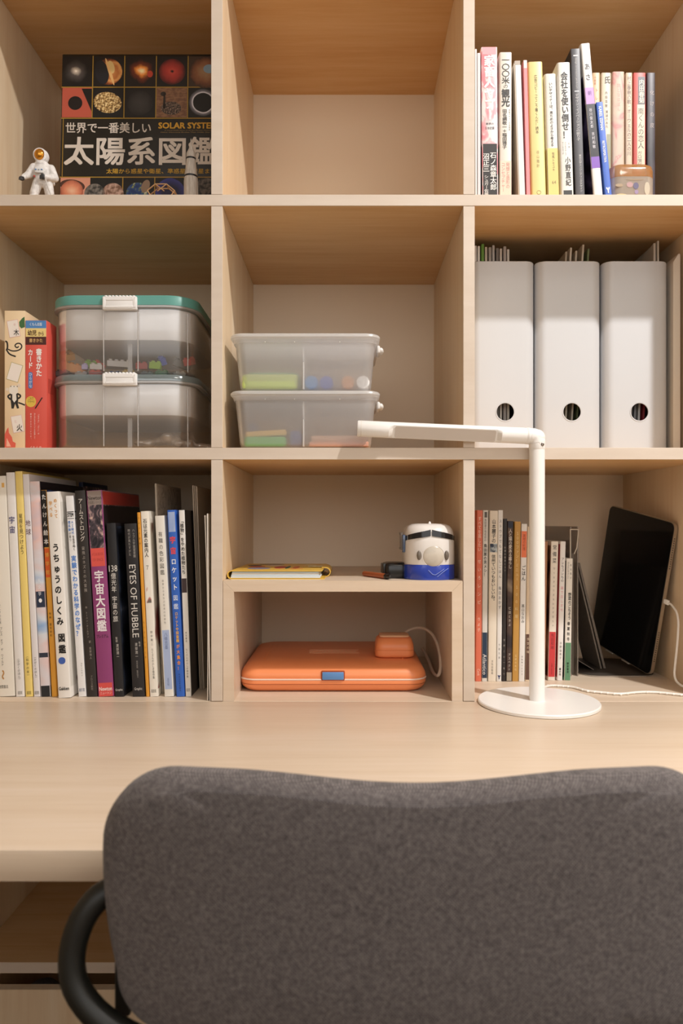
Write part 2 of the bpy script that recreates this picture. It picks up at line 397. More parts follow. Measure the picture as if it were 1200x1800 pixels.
# ================================================================ desk lamp
LT = -.012
LX0, LY0 = (946 - 608) * .988, LT * F
L = root('desk_lamp', (LX0, LY0, DESK), 'white desk lamp with slim column, round foot and tilted bar head', 'lamp')
LW = M('efece8', .35)
MB().lathe([(1, 0), (102, 0), (103.5, 1), (103.5, 5), (102, 6.6), (1, 6.6)], 72).build('foot', LW, L, sm=35)
px = (943.5 - 608) * .988 - LX0
ht = (917 - 786) * .988 - DESK
MB().lathe([(13.3, 6), (13.3, ht)], 36, (px, 0, 0)).build('column', LW, L)
MB().lathe([(13.6, ht - 4), (13.9, ht - 3.4), (13.9, ht + 10), (13.9, ht + 12)], 36, (px, 0, 0)).build('collar', LW, L)
s_ = MB().lathe([(3, 0), (3, -1.6), (2.2, -2), (1.4, -1.2), (.6, -1.2)], 14, (px + 6, -12, ht + 3.4), 'y').build('screw', M('8a8178', .3, 1.), L)
EZ = (917 - 768) * .988 - DESK                                       # elbow
elb = MB().tube([(px, 0, ht + 8), (px, 0, EZ - 11), (px - 1, 0, EZ - 3), (px - 5, 0, EZ + .6), (px - 12, 0, EZ + 1)], 14.4, 28, 2)
elb.ell((px - .5, 0, EZ - 1.2), (14.3, 14.3, 14.3), 28, 16).build('elbow', LW, L, sm=60)
ang = math.radians(2.5)
AL = 312.0
def arm_ring(x, cut):
    out = []
    for i in range(40):
        a = 2 * math.pi * i / 40; y, z = 14 * math.cos(a), 14 * math.sin(a)
        nn = (-math.cos(math.radians(32)), -math.sin(math.radians(32)))
        d = y * nn[0] + z * nn[1]
        if cut is not None and d > cut: y, z = y - nn[0] * (d - cut), z - nn[1] * (d - cut)
        out.append((x, y, z))
    return out
am = MB().loft([arm_ring(-12, None), arm_ring(-62, None), arm_ring(-63, None), arm_ring(-70, 6.5), arm_ring(-250, 6.5), arm_ring(-258, None), arm_ring(-259, None), arm_ring(-AL + 1.5, None), [(x, y * .93, z * .93) for x, y, z in arm_ring(-AL, None)]])
Rm = Matrix.Translation((px, 0, EZ + 1)) @ Matrix.Rotation(ang, 4, 'Y')
am.xf(Rm).build('bar_head', LW, L, sm=35)
MB().lathe([(14.1, -14), (14.5, -14.3), (14.5, -18.5), (14.1, -19)], 36, (0, 0, 0), 'x', False).xf(Rm).build('joint_ring', LW, L)
MB().lathe([(14.1, -AL + 7), (14.3, -AL + 6.4), (14.1, -AL + 5.8)], 36, (0, 0, 0), 'x', False).xf(Rm).build('end_ring', M('d9d2c8', .4), L)
pn = MB().extrude(rrect(-247, -73, -11, 11, 3, 3), 'z', -.5, .5)
pn.xf(Rm @ Matrix.Translation((0, -math.cos(math.radians(32)) * 6.7, -math.sin(math.radians(32)) * 6.7)) @ Matrix.Rotation(math.radians(-58), 4, 'X')).build('light_panel', M('cfc6be', .5), L)
# power cord
cp = [(962, 1207, .07), (985, 1208, .075), (1008, 1210, .069), (1030, 1217, .045), (1060, 1220, .036), (1090, 1223, .027), (1120, 1219, .04), (1150, 1219, .04), (1180, 1222, .03), (1215, 1226, .018), (1270, 1235, -.01)]
pts = []
for x, y, t in cp:
    t = 316 / (y - 917) - 1; pts.append(((x - 608) * (1 + t) - LX0, t * F - LY0, 2.6))
pts = [(px, 22, 6)] + [(px + 6, 60, 4)] + pts
cord = MB().tube(pts, 2.3, 8, 2)
cord.build('power_cord', M('f0ece4', .45), L, sm=60)
kn = MB(); P_ = [Vector(p) for p in pts[2:]]
for i in range(26):
    f = i / 26 * (len(P_) - 1); q = P_[int(f)].lerp(P_[int(f) + 1], f - int(f)); kn.ell((q.x, q.y - 2, 2.6), (2.6, 1.6, 2.2), 8, 6)
kn.build('cord_ties', M('f4f1ea', .45), L, sm=60)

# ================================================================ books
def book(label, xb0, xb1, xt0, ptop, t, zb, col, depth=205, bands=(), text=(), group=None, name='book', side=None, rough=.42, cat='book', pages=True, round_=1.2):
    """upright book, spine to the front; picture columns of the spine foot, its upper left corner and its top row"""
    k = 1 + t
    th = (xb1 - xb0) * k - .5; X = (xb0 - 608) * k; y = t * F
    zt = (917 - ptop) * k; dx = (xt0 - xb0) * k
    phi = math.atan2(dx, zt - zb); hh = (zt - zb) / math.cos(phi)
    sh = 0.0
    if phi > 0: X += th * math.cos(phi); sh = -th                   # leaning to the right: turn about the other foot
    o = root(name, (X, y, zb + .2), label, cat, group, (0, phi, 0))
    def M_(c): return M(c, rough) if isinstance(c, str) else c
    cm = M_(col)
    c = min(1.6, th * .16); r = min(round_, th * .3)
    if pages:
        poly = [(th + sh, depth), (th - c + sh, depth), (th - c + sh, c), (c + sh, c), (c + sh, depth), (sh, depth)]
        poly += [(sh, r), (sh + r * .3, r * .3), (sh + r, 0), (sh + th - r, 0), (sh + th - r * .3, r * .3), (sh + th, r)]
        MB().extrude(poly, 'z', 0, hh).build('cover', cm, o, sm=50)
        MB().box(c + sh + .05, th - c + sh - .05, c + .05, depth - 4, 2.5, hh - 2.5).build('pages', PAPER, o, sm=0)
    else:
        MB().box(sh, sh + th, 0, depth, 0, hh, min(.5, th * .2)).build('sheets', cm, o, sm=30)
    for bd in bands:
        p0, p1, bm = bd[:3]; f0, f1 = (bd[3], bd[4]) if len(bd) > 3 else (0, 1)
        z1 = min((917 - p0) * k - zb, hh - .05); z0 = max((917 - p1) * k - zb, .05)
        bm = M_(bm)
        e = .06 * th
        MB().box(sh + th * f0 + (e if f0 == 0 else 0), sh + th * f1 - (e if f1 == 1 else 0), -.18, .4, z0, z1).build('printed_band', bm, o, sm=0)
        if len(bd) <= 3 and th > 6 and pages:                       # band wraps round onto the boards
            for xx in (sh - .12, sh + th + .02):
                MB().box(xx, xx + .1, 1.5, depth - 1, z0, z1).build('printed_band', bm, o, sm=0)
    if side is not None:
        sx = sh + th + .02 if X < 0 else sh - .14
        for sm_, q0, q1 in (side if isinstance(side, list) else [side]):
            MB().box(sx, sx + .12, 3, depth - 2, hh * q0, hh * q1).build('board_print', M(sm_, rough) if isinstance(sm_, str) else sm_, o, sm=0)
    if text: letters(o, text, t, zb, th, -.3, sh)
    return o

G1 = 'books in the upper compartment'; G1b = 'paperbacks set back in the upper compartment'
G3 = 'space and science books above the desk'; G4 = 'cookbooks behind the desk lamp'
t = .02; z = SH1  # white covers below darkened to offset the bright light on this shelf
PINKM = noise_mat('pink_white_print', [(.42, 'dd8c96'), (.5, 'e2a6ac'), (.56, 'd8d5d4')], (60, 60, 25), 4, .4, dist=1.5)
book('thin white booklet squeezed against the divider, first of the upper books', 831, 834.5, 830.5, 88, t, z, 'd9d6d4', 180, group=G1, pages=False)
book('thin white booklet between the divider booklet and the pale grey one', 835, 838.6, 834.5, 86, t, z, 'dedbd9', 180, group=G1, pages=False, text=[T('……………………', 92, 140, 2, '9a9696')])
book('thin pale grey booklet beside the pink and white comic', 839.2, 845, 838.6, 93, t, z, 'cccace', 180, group=G1, pages=False)
book('thick pink and white comic with a black lower band', 847.5, 876, 845.5, 83, t, z, PINKM, 190, [(83, 96, 'eda0a8'), (253, 345, '2b2828')],
     [T('家畜人ヤプー', 98, 212, 20, 'f4f1ef', bold=.025), T('悪夢の', 216, 220, 14, '4a4444', mode='h'), T('日本史篇', 223, 228, 16, '4a4444', mode='h'), T('石ノ森章太郎', 268, 335, 12, 'efebe6', .7, bold=.01), T('沼正三', 270, 303, 12, 'efebe6', .26, bold=.01), T('シュガー佐藤', 308, 345, 8, 'efebe6', .26)], G1)
book('cream book with large black upright title beside the pink comic', 877.5, 899.5, 877.8, 92, t, z, 'ded6ca', 190, [(283, 345, 'e8cdb8')],
     [T('一〇〇米', 100, 148, 15, '3a3836', bold=.012), T('の', 148, 156, 9, '3a3836'), T('観光', 157, 188, 15, '3a3836', bold=.03), T('田名網敬一＋稲田雅子', 192, 262, 8.5, '3c3a38', .42, bold=.01), T('情報デザインの先駆者', 192, 230, 3, '6a6562', .82), T('発想と造形の', 286, 332, 7, 'c07a72', .68), T('コンセプチャー', 286, 338, 7, 'c07a72', .3)], G1, round_=2.5)
o = book('white booklet in a plastic sleeve, leaning beside the cream book', 913, 923.5, 905, 114, t, z, 'dcdad7', 170, group=G1, pages=False)
MB().box(-1.6, -.4, 0, 150, 1, 246).build('shaded_sleeve_sheet', M('cdbfae', .3), o, sm=0); MB().box(-.6, 9.6, .6, 140, 244.4, 252, .4).build('sleeve_flap', M('b3a79b', .25), o)  # opaque beige sheet carries the shade on the booklet's left cover
book('thin coral pink folder leaning against the yellow book', 925.5, 932.5, 919.5, 106, t, z, 'ec8a8e', 175, [(104, 120, 'e8d8cf')], group=G1, pages=False)
book('thick pale yellow book with small black title', 934, 961, 927, 109, t, z, 'e2ce8c', 190, [],
     [T('広告コピーってこう書くんだ！読本', 132, 236, 6, '4a4434'), T('谷山雅計', 264, 296, 5.6, '9b8c60'), T('〇', 335, 343, 9, '6a6040')], G1, round_=4)
book('white over yellow book with a small upright title', 963, 984, 956.5, 130, t, z, 'e0dbd2', 185, [(261, 345, 'dfc678')],
     [T('いいデザイナーは、見ためのよさから考える', 145, 258, 6.2, '3d3a37', .5, bold=.006), T('有馬トモユキ', 268, 302, 5, '57503a', .55), T('64', 318, 324, 7, '6b6040', .55, 'h')], G1, round_=4)
book('white book with a bold black slogan title between yellow and charcoal books', 986, 1009.5, 979, 110, t, z, 'e0dbd3', 188, [(335, 345, '2c2b2a', .2, .85)],
     [T('会社を使い倒せ！', 127, 245, 13, '232322', .5, bold=.02), T('小野直紀', 276, 328, 10.5, '232322', .6, bold=.01), T('広告', 250, 262, 3, '555250', .72), T('クリエイティブ', 250, 274, 3, '555250', .45), T('ディレクターが', 250, 272, 3, '555250', .25)], G1, round_=4)
book('tall charcoal grey book with white lettering', 1012, 1028.3, 1003, 86, t, z, '47464a', 195, [(97, 99, 'd8d6d4', .25, .75), (160, 161.5, 'd8d6d4', .25, .75)],
     [T('design innovation pendulum', 102, 156, 4, 'b9b6b4', .5, 'r'), T('デザイン・イノベーションの振り子', 165, 248, 7, 'c9c6c4'), T('東京大学エンジニアリングデザイン', 272, 338, 5, 'c9c6c4', .62)], G1, round_=.8, side=('2a282a', 0, 1))
ASA = noise_mat('night_photo', [(.35, '15141c'), (.5, '2c2540'), (.62, '6b5f86')], (40, 12, 30), 4, .35, dist=1)
book('white and black photo book with a purple band, tallest of the leaning books', 1044, 1061, 1020, 77, t, z, 'dfdcd8', 190, [(154, 183, 'b98acb'), (183, 276, '1d1a20'), (276, 296, '7c4fb0')],
     [T('あさ', 108, 145, 10, '2f2c30', bold=.006), T('朝', 158, 170, 7, '5c3f70'), T('谷川俊太郎', 190, 226, 5.5, 'd9d4da', .45), T('吉村和敏', 232, 262, 5.5, 'd9d4da', .5)], G1, round_=2.5, side=(ASA, .04, .8))
book('small royal blue book with white lettering leaning on the photo book', 1064.5, 1076.3, 1047.5, 180, .018, z, '3f66bf', 78, [],
     [T('KAREL ZEMAN', 187, 229, 5, 'e8eaf2', .5, 'r', .02), T('RETROSPEKTIVA', 248, 286, 4.6, 'dfe3f0', .5, 'r', .02), T('Y', 330, 340, 7, 'f0f1f6', .5, 'h', .05)], G1, round_=.6)
t = .08  # colours of these paperbacks are darkened for the shade they stand in
book('beige paperback with orange title half hidden behind the blue book', 1040.5, 1055, 1040.5, 128, t, z, 'c4a885', 150, text=[T('小説家', 134, 150, 4, 'a8502f', .35), T('トレ', 152, 180, 6, 'c0673a', .55)], group=G1b, round_=2.5)
book('cream paperback with dark upright characters beside the beige one', 1056.5, 1074.5, 1056.5, 128, t, z, 'c9bba4', 150, [(236, 345, '8f8d6c', .55, 1)], [T('氏', 134, 148, 12, '4a4038', .6, bold=.02), T('内田百閒', 160, 190, 5, '4a4038', .5), T('冥途のあれ', 194, 226, 5, '6a5a50', .55)], G1b, round_=2.5)
book('thick cream paperback with pink swirls set back from the blue book', 1076, 1098, 1076, 126, t, z, noise_mat('pink_swirl', [(.44, 'c4ae99'), (.52, 'c2a795'), (.56, 'c0847e'), (.6, 'c4ae99')], (30, 30, 14), 2, .5, dist=1.5), 150, text=[T('おとなはぼん', 146, 196, 7, 'c99a8c', .5)], group=G1b, round_=3)
book('narrow cream paperback with a row of brown characters beside the red one', 1099.5, 1111.5, 1099.5, 128, t, z, 'c6b198', 150, text=[T('村上春樹の歌・オーウェルの二人の川', 134, 274, 7.5, '77655a', .5)], group=G1b, round_=1.5)
book('red paperback with black author panel and cream title panel', 1113, 1135, 1113, 128, t, z, 'bb5048', 150, [(135, 184, '221e1e', .38, .94), (184, 300, 'cdbb9f', .3, .92)],
     [T('内田春菊', 140, 182, 11, 'e8dcc8', .66, bold=.008), T('南くんの恋人', 190, 262, 12, '3a3230', .6), T('ガロ増刊', 266, 292, 9, '5b504a', .5)], G1b, round_=1.5)
book('black paperback with grey title at the end of the set-back paperbacks', 1136.5, 1152, 1136.5, 128, t, z, noise_mat('dark_print', [(.4, '211c22'), (.7, '4a4048')], (40, 40, 15), 4, .4), 150, text=[T('化けの皮', 154, 230, 8, 'a89a96', .6)], group=G1b, round_=1.5)

# ---------------------------------------------------------------- books left of the riser
t = .026; z = DESK; tx = .018
book('thick cream book at the left end with small black lower title', -12, 26.4, -28, 838, t, z, 'e3ddd1', 215, [(850, 858, 'dfae5c', .8, .92)],
     [T('ゼルダの伝説', 1063, 1098, 4.6, '4a4640', .46), T('ブレス オブ ザ ワイルド', 1103, 1172, 4.6, '4a4640', .5), T('〜', 1178, 1196, 14, 'b98a50', .5, bold=.03), T('徳間書店', 1205, 1211, 17, '6a655c', .5, 'h')], G3)
for a, lab, c, tt, pt in (((28, 43.4, 10.5), 'slim white picture book with navy title beside the yellow one', 'e6e3e0', [T('宇宙', 906, 940, 11, '2f2f6e', .45, bold=.01), T('（かがくのほん）', 1155, 1198, 4.6, '5a5856', .5), T('福音館', 1215, 1221, 8, '77726c', .5, 'h')], 831),
                          ((45, 58, 26.3), 'slim yellow picture book with black upright title', 'ecd37c', [T('星座を見つけよう', 903, 975, 7.4, '3f3a28', .5), T('（科学の本）', 1150, 1192, 5, '5d5436', .5), T('福音館', 1215, 1221, 8, '77703c', .5, 'h')], 829),
                          ((59.5, 71.2, 39.3), 'slim white picture book with plum title between yellow and photo spines', 'e2dedf', [T('地球', 912, 943, 9.5, '5a2f3c', .5), T('（かがくのほん）', 1152, 1195, 4.2, '5a5856', .5), T('福音館', 1215, 1221, 8, '77726c', .5, 'h')], 834)):
    book(lab, a[0], a[1], a[2], pt, t, z, c, 232, text=tt, group=G3)
SKY = noise_mat('sky_photo_print', [(.3, '8fb2dd'), (.45, 'd9dfe8'), (.58, 'e7c5c0'), (.75, '9eb7d8')], (6, 6, 14), 3, .35, dist=.6)
book('picture book with a pale blue and pink sky photo on its spine', 72, 89.6, 51.6, 847, t, z, SKY, 225, [(1040, 1068, '26324a'), (1148, 1156, '2c3444'), (1206, 1225, '1d2228')],
     [T('天文学', 1015, 1050, 6, 'eef0f4', .45), T('●', 1050, 1062, 8, 'f2f2f2', .5)], G3, side=('241f2a', 0, 1))
book('narrow orange book with white-on-black squared characters', 91, 100.6, 72, 862, t, z, 'e8a83e', 215, [(862, 962, '1f1c1c'), (964, 1015, 'e5652c')],
     [T('たんけん絵本', 866, 960, 8.4, 'f4f2ee', .5, bold=.012), T('博学館', 968, 1014, 7, 'e9b24c', .5, bold=.01), T('作画 蓮見由紀', 1076, 1120, 4, '4a3414', .5)], G3, side=('2a4f9c', .3, 1))
book('thick white illustrated guide with bold black title and blue dot', 102.5, 124.8, 81.5, 865, tx, z, 'ebe7e1', 228, [],
     [T('めくって', 876, 912, 6.5, 'e2a23c', .68, bold=.01), T('学べる', 880, 910, 6.5, 'e2a23c', .28, bold=.01), T('うちゅうのしくみ', 954, 1102, 12.5, '1b1a19', .5, bold=.03), T('図鑑', 1112, 1152, 13, '1b1a19', .55, bold=.03), T('●', 1155, 1169, 15, '3d5fb0', .5, bold=.04), T('Gakken', 1208, 1214, 18, '2a2826', .5, 'h', .02)], G3, side=(noise_mat('white_cover_art', [(.3, '3a2f2a'), (.36, 'e6e2da'), (.66, 'e8e4dd'), (.72, '7b3d28')], (25, 25, 18), 2, .4), .05, .95))
o_ = bpy.data.objects[-1] if False else None
book('slim white book with blue title and a face drawing on top', 138, 152, 115, 872, t, z, 'e9e8e8', 200, [(899, 900.5, '3c3c3c'), (911, 912, '3c3c3c')],
     [T('STEM', 901.5, 908.5, 11, '2b2b2b', .5, 'h', .03), T('ＡＩ時代', 915, 940, 4.6, '4f86cf', .66, bold=.01), T('を生きぬく', 941, 968, 4.6, '33322f', .7, bold=.01), T('理系脳', 915, 934, 4.6, '4f86cf', .26, bold=.01), T('が育つ', 935, 952, 4.6, '33322f', .26), T('実験でわかる科学のなぜ？', 976, 1120, 9.2, '4a86d6', .55, bold=.02), T('コウソウサイ', 1165, 1190, 3, '55524e', .65), T('誠文堂', 1210, 1216, 10, '4a5a80', .5, 'h')], G3)
book('tall black picture book with grey upright title', 152.8, 171.6, 131, 863, t, z, '2b2624', 210, [],
     [T('アームストロング', 876, 952, 8.5, 'd8d1c8', .5, bold=.006), T('宙飛ぶネズミの大冒険', 960, 1042, 5.6, 'a79f97', .5), T('作 トーベン・クールマン', 1066, 1122, 3.6, 'a79f97', .45), T('訳 金原瑞人', 1126, 1160, 4, 'a79f97', .6), T('ブロンズ新社', 1188, 1214, 4, '9a938c', .55)], G3)
GAL = noise_mat('galaxy_print', [(.35, '1d1a22'), (.5, '4a4048'), (.6, '9a7f80'), (.68, 'd8b8a8')], (55, 55, 40), 3, .35, dist=2.5)
book('thick purple atlas with a galaxy photo and coral red bands', 172.8, 200.6, 151.5, 863, t, z, '8e3f74', 238, [(863, 888, '8e8078'), (888, 964, GAL), (964, 996, 'd9564c'), (1201, 1226, 'd8524e')],
     [T('Newton', 872, 879, 25, '3b332e', .5, 'h', .01), T('大図鑑シリーズ', 881, 886, 24, '5a4f48', .5, 'h'), T('ATLAS BOOK', 972, 977, 20, 'b23f3a', .5, 'h'), T('OF SPACE', 982, 987, 18, 'b23f3a', .5, 'h'), T('宇宙大図鑑', 1003, 1112, 17.5, 'ece4e8', .5, bold=.02), T('プレミアム', 1116, 1122, 21, '2b1f26', .5, 'h', .01), T('Newton', 1208, 1215, 23, 'f0dcd8', .5, 'h', .02), T('ニュートン', 1217, 1221, 20, 'f0dcd8', .5, 'h')], G3, side=[('241c1e', .02, .925), ('c9463e', .93, .995)])
book('black book with a white title beginning in numerals', 201.8, 218.6, 186.6, 920, t, z, '1b1b1f', 190, [],
     [T('138', 994, 1005, 15, 'e2ded8', .5, 'h'), T('億光年', 1007, 1042, 9.4, 'e2ded8', .5), T('宇宙の旅', 1048, 1094, 9.4, 'e2ded8', .5), T('監修', 1120, 1130, 4, 'c9c4bd', .5), T('渡部潤一', 1132, 1158, 5, 'c9c4bd', .55), T('Graphic', 1211, 1216, 13, 'd9d4ce', .5, 'h')], G3, side=(noise_mat('black_cover_art', [(.45, '16171d'), (.6, '3a4254'), (.7, '8d95a6')], (9, 9, 26), 3, .3), .02, .98))
book('black book with large white English title running down', 233, 255.2, 218, 921, t, z, '201f22', 190, [],
     [T('EYES OF HUBBLE', 993, 1121, 11.5, 'dcd8d2', .5, 'r'), T('ハッブル宇宙望遠鏡', 930, 981, 4.6, 'a8a49e', .72), T('時代が見たすがた', 930, 978, 4.6, 'a8a49e', .36), T('渡部潤一', 1130, 1158, 5, 'c9c4bd', .5), T('監修', 1128, 1138, 3.4, 'c9c4bd', .78), T('岡村定矩 監修協力', 1162, 1192, 3, '9f9a94', .5), T('Graphic', 1209, 1215, 14, 'd9d4ce', .5, 'h')], G3)
book('thin orange book with tiny lettering beside the stone guide', 256.6, 262.6, 240.6, 901, t, z, 'dc9a34', 190, text=[T('たくさんのふしぎ', 1090, 1160, 3, '7a5418', .5), T('ひみつの鉱物', 906, 960, 3, '7a5418', .5)], group=G3)
STONE = noise_mat('stone_specks', [(.6, 'ece7dc'), (.66, 'b66a64'), (.72, '6f6a62')], (60, 60, 60), 1, .45)
book('slim ivory book with black title and small coloured stones', 263.6, 278, 246.9, 899, t, z, 'ebe5d9', 195, [(1020, 1060, STONE, .2, .8)],
     [T('石は元素の案内人', 912, 980, 7.2, '2b2a27', .5, bold=.01), T('７', 990, 1006, 8, '3c3a36', .5), T('田中陵二', 1108, 1136, 4, '55524c', .6), T('たくさんのふしぎ傑作集', 1140, 1194, 4, '55524c', .6), T('福音館', 1212, 1218, 9, '77726c', .5, 'h')], G3, side=(noise_mat('mineral_cover', [(.36, '8f3d38'), (.44, 'ebe5d9'), (.66, 'ebe5d9'), (.72, '3a3830')], (22, 22, 16), 1, .45), .04, .96))
book('tall beige booklet with faint map pattern standing up behind the ivory books', 284.6, 288.4, 271.5, 850, .045, z, 'a89c8c', 200, group=G3, pages=False, side=(noise_mat('map_print', [(.44, 'b3a694'), (.5, '8f8372'), (.56, 'b3a694')], (40, 40, 40), 4, .6, dist=1), .6, .99))
book('ivory book with thin grey title and pale blue label', 289, 305.6, 272, 907, t, z, 'e6e2d9', 190, [(1108, 1212, 'a9b9da', .12, .9)],
     [T('有職の色彩図鑑', 934, 1012, 8, '5a5650', .5), T('由来からまなぶ日本の伝統色', 1018, 1098, 3.6, '8a857d', .5), T('八條忠基', 1112, 1142, 6.4, '6373a0', .5), T('淡交社', 1192, 1206, 4, '6373a0', .5)], G3)
book('bright blue book with red, white and yellow title', 310, 325, 293.5, 897, t, z, '2f63c0', 195, [(900, 935, noise_mat('rocket_photo', [(.4, '5b83cc'), (.55, 'b8c4dc'), (.65, 'e6e2e0')], (30, 30, 10), 2, .35), .1, .9)],
     [T('宇宙', 940, 978, 10.5, 'e2484a', .5, bold=.03), T('ロケット', 980, 1040, 9.4, 'eef0f2', .5, bold=.02), T('図鑑', 1044, 1074, 8.6, 'cfdcf2', .5, bold=.01), T('ロケットや探査機', 1076, 1130, 5.4, 'f0b94a', .5, bold=.015), T('が大集合！', 1132, 1180, 6, 'f09a3c', .5, bold=.02), T('ＫＡＤＯＫＡＷＡ', 1184, 1216, 4, '16264a', .5)], G3)
book('slim white and dark book next to the bright blue one', 326.2, 336.4, 314, 897, t, z, 'e7e4df', 190, [(1017, 1042, '3c2e30')],
     [T('「植物」をやめた植物たち', 912, 1010, 6.8, '232220', .5, bold=.012), T('末次健司', 1110, 1130, 3.2, '55524c', .5), T('たくさんのふしぎ傑作集', 1140, 1192, 3.4, '55524c', .5), T('福音館', 1210, 1216, 7, '77726c', .5, 'h')], G3, side=('2c2624', 0, 1))
for i, (a, c) in enumerate(((0, 'b3a491'), (3.1, 'a39482'), (6.2, 'b8aa98'))):
    book(('grey-beige folder nearest the slim white and dark book', 'middle one of three grey-beige folders by the divider', 'grey-beige folder nearest the divider, bowed in front')[i], 350.5 + a, 353.4 + a, 337.5 + a * 1.05, 853 + i, .072, z, c, 215, group='grey-beige folders by the divider', pages=False, cat='folder', name='folder')
def leaf(x, bow, hgt, label, y0):
    mb = MB(); n = 14
    for k in (0, 1):
        pass
    A = [(x - bow * math.sin(math.pi * i / n) * .4 - (1 - i / n) * -1.2 - i / n * 3.6, hgt * i / n) for i in range(n + 1)]
    poly = A + [(p[0] + 1.7, p[1]) for p in reversed(A)]
    o = mb.extrude(poly, 'y', 0, 170).build('paper_leaflet', M('e4ddd2', .6))
    return tag(place(o, 0, y0, DESK + .2), label, 'paper', 'loose leaflets by the divider')
leaf(-246.5, -6, 327, 'bowed white leaflet standing just left of the divider', 6)
leaf(-241.2, 2, 330, 'straight white leaflet pressed against the divider', 2)
book('tall navy book set far back behind the black picture book', 158, 166, 138, 848, .2, z, '1c2c58', 160, group=G3, side=(GAL, .8, .98))

# ---------------------------------------------------------------- cookbooks behind the lamp
t = .125
K = [((835.5, 846, 838, 897), 'coral red cookbook against the divider', 'dd7358', [], [T('すべてを蒸したい', 908, 970, 7, 'f3d9c8', .5), T('せいろレシピ', 980, 1066, 7, 'f3d9c8', .5), T('りよ子', 1084, 1112, 6, 'f3d9c8', .5), T('Cook', 1176, 1188, 5, 'f3d9c8', .5, 'r')]),
     ((846.6, 856.2, 848.6, 897), 'white cookbook with a navy foot beside the coral one', 'd9d6d0', [(1112, 1192, '22364f'), (900, 910, '5a5650', .3, .8)], [T('鳥田屋の有名店の', 912, 952, 4.6, '5b5752', .5), T('鳥田屋の男メシ！', 956, 1014, 6.4, '2b2a28', .5, bold=.01), T('Atlantico', 1150, 1186, 7, 'e9e9e6', .5, 'r')]),
     ((857.5, 872, 861, 898), 'cream cookbook with black brush title and tiny photo', 'e6dccb', [(956, 971, noise_mat('tiny_photo', [(.4, '20304a'), (.6, 'b9c4c8')], (120, 120, 120), 2, .4), .05, .95)], [T('山本麗子の', 913, 955, 8.4, '33302b', .5, bold=.01), T('信州ていつもおいしいね。', 975, 1060, 8, '33302b', .5, bold=.01), T('文化出版局', 1160, 1186, 4, '77706a', .5)]),
     ((872.6, 881.4, 875.4, 897), 'white cookbook with dark grey title beside the cream one', 'e4e2de', [], [T('ストウブでもてなしごはん', 912, 1018, 5.8, '5a6066', .5), T('毎日おかず', 1030, 1072, 6, '5a6066', .5), T('今泉久美', 1130, 1160, 4, '8a8884', .5), T('Y', 1187, 1194, 6, '2b3a6a', .5, 'h', .05)]),
     ((881.8, 889, 884.6, 912), 'thin black cookbook with small grey lettering', '262223', [], [T('料理の基本とコツ', 960, 1006, 3.4, 'a9a19a', .5), T('全部この一冊で', 1120, 1190, 3.4, 'a9a19a', .5)]),
     ((889.6, 899.6, 892.2, 916), 'dark brown photo cookbook with white title', noise_mat('brown_photo', [(.4, '2a2022'), (.55, '4e3b34'), (.66, '8a7a68')], (20, 20, 22), 3, .4), [(917, 928, '1d2336'), (1182, 1197, 'a99f8e')], [T('人と猫の愛ある暮らし', 930, 1000, 6.6, 'd9d0c4', .5, bold=.01), T('仁田ときよ', 1066, 1102, 5, 'd9d0c4', .5), T('アスペクト', 1148, 1180, 5, 'd9d0c4', .5)]),
     ((900, 911.2, 904.4, 917), 'mustard gold cookbook with pale title', 'bd8f45', [], [T('１００ファン！ミニュー', 934, 1022, 6.2, 'e6cf98', .5), T('１００料理', 1026, 1090, 6, 'e6cf98', .5), T('主婦の友社', 1150, 1180, 4, 'e6cf98', .5)]),
     ((911.6, 922, 916.4, 921), 'white cookbook with an orange label and black title', 'e3e0dc', [(934, 980, 'e5764a')], [T('実用の料理', 939, 968, 5.6, '9c3a24', .5), T('ごはん', 994, 1022, 8, '2b2a28', .5, bold=.01), T('高山なおみ', 1062, 1096, 6, '33312e', .5), T('京阪神エルマガ', 1152, 1188, 3, '77736c', .5)]),
     ((922.6, 931.4, 927, 926), 'cream and brown cookbook half hidden by the lamp column', 'd9c5aa', [(1115, 1195, '5b3f33')], [T('食堂の味', 1120, 1150, 5, 'd9c5aa', .5)]),
     ((935, 958, 940, 952), 'tan cookbook hidden behind the lamp column', 'a2734f', [], []),
     ((962.5, 975.6, 968.6, 952), 'cream cookbook with a red foot right of the lamp column', 'e6ddcf', [(1111, 1190, 'cc3b3e')], [T('常備菜', 957, 992, 8.5, '3b3834', .5), T('作りおきのできるおかず百九十', 996, 1104, 4, '8d877e', .5), T('飛田和緒', 1114, 1142, 6.4, '7c1f24', .5), T('主婦と生活社', 1166, 1186, 3, '7c1f24', .5)]),
     ((979, 988.6, 985, 952), 'white cookbook with a red board beside the red-footed one', 'e9e6e2', [], [T('アレもコレもの', 980, 1024, 5.6, '3b3834', .5), T('器で召しませ', 1030, 1076, 5.4, 'd98a94', .5), T('平野由希子', 1128, 1160, 4.6, '77736c', .5), T('家の光', 1174, 1188, 4, '2b2a28', .5, bold=.02)]),
     ((991.6, 1003, 995.6, 982), 'short white cookbook with a green foot, last of the row', 'e6e1d8', [(1130, 1196, '5f8f6c')], [T('野菜のごちそう', 1042, 1090, 6.4, '2b2a28', .6, bold=.015), T('春夏秋冬', 1092, 1128, 6, '2b2a28', .5, bold=.01), T('からだにやさしい', 988, 1018, 3.6, '6a665e', .3), T('有元葉子', 990, 1020, 3.6, '6a665e', .7), T('鎌倉書房', 1164, 1184, 4, '1f3a28', .5, bold=.02)])]
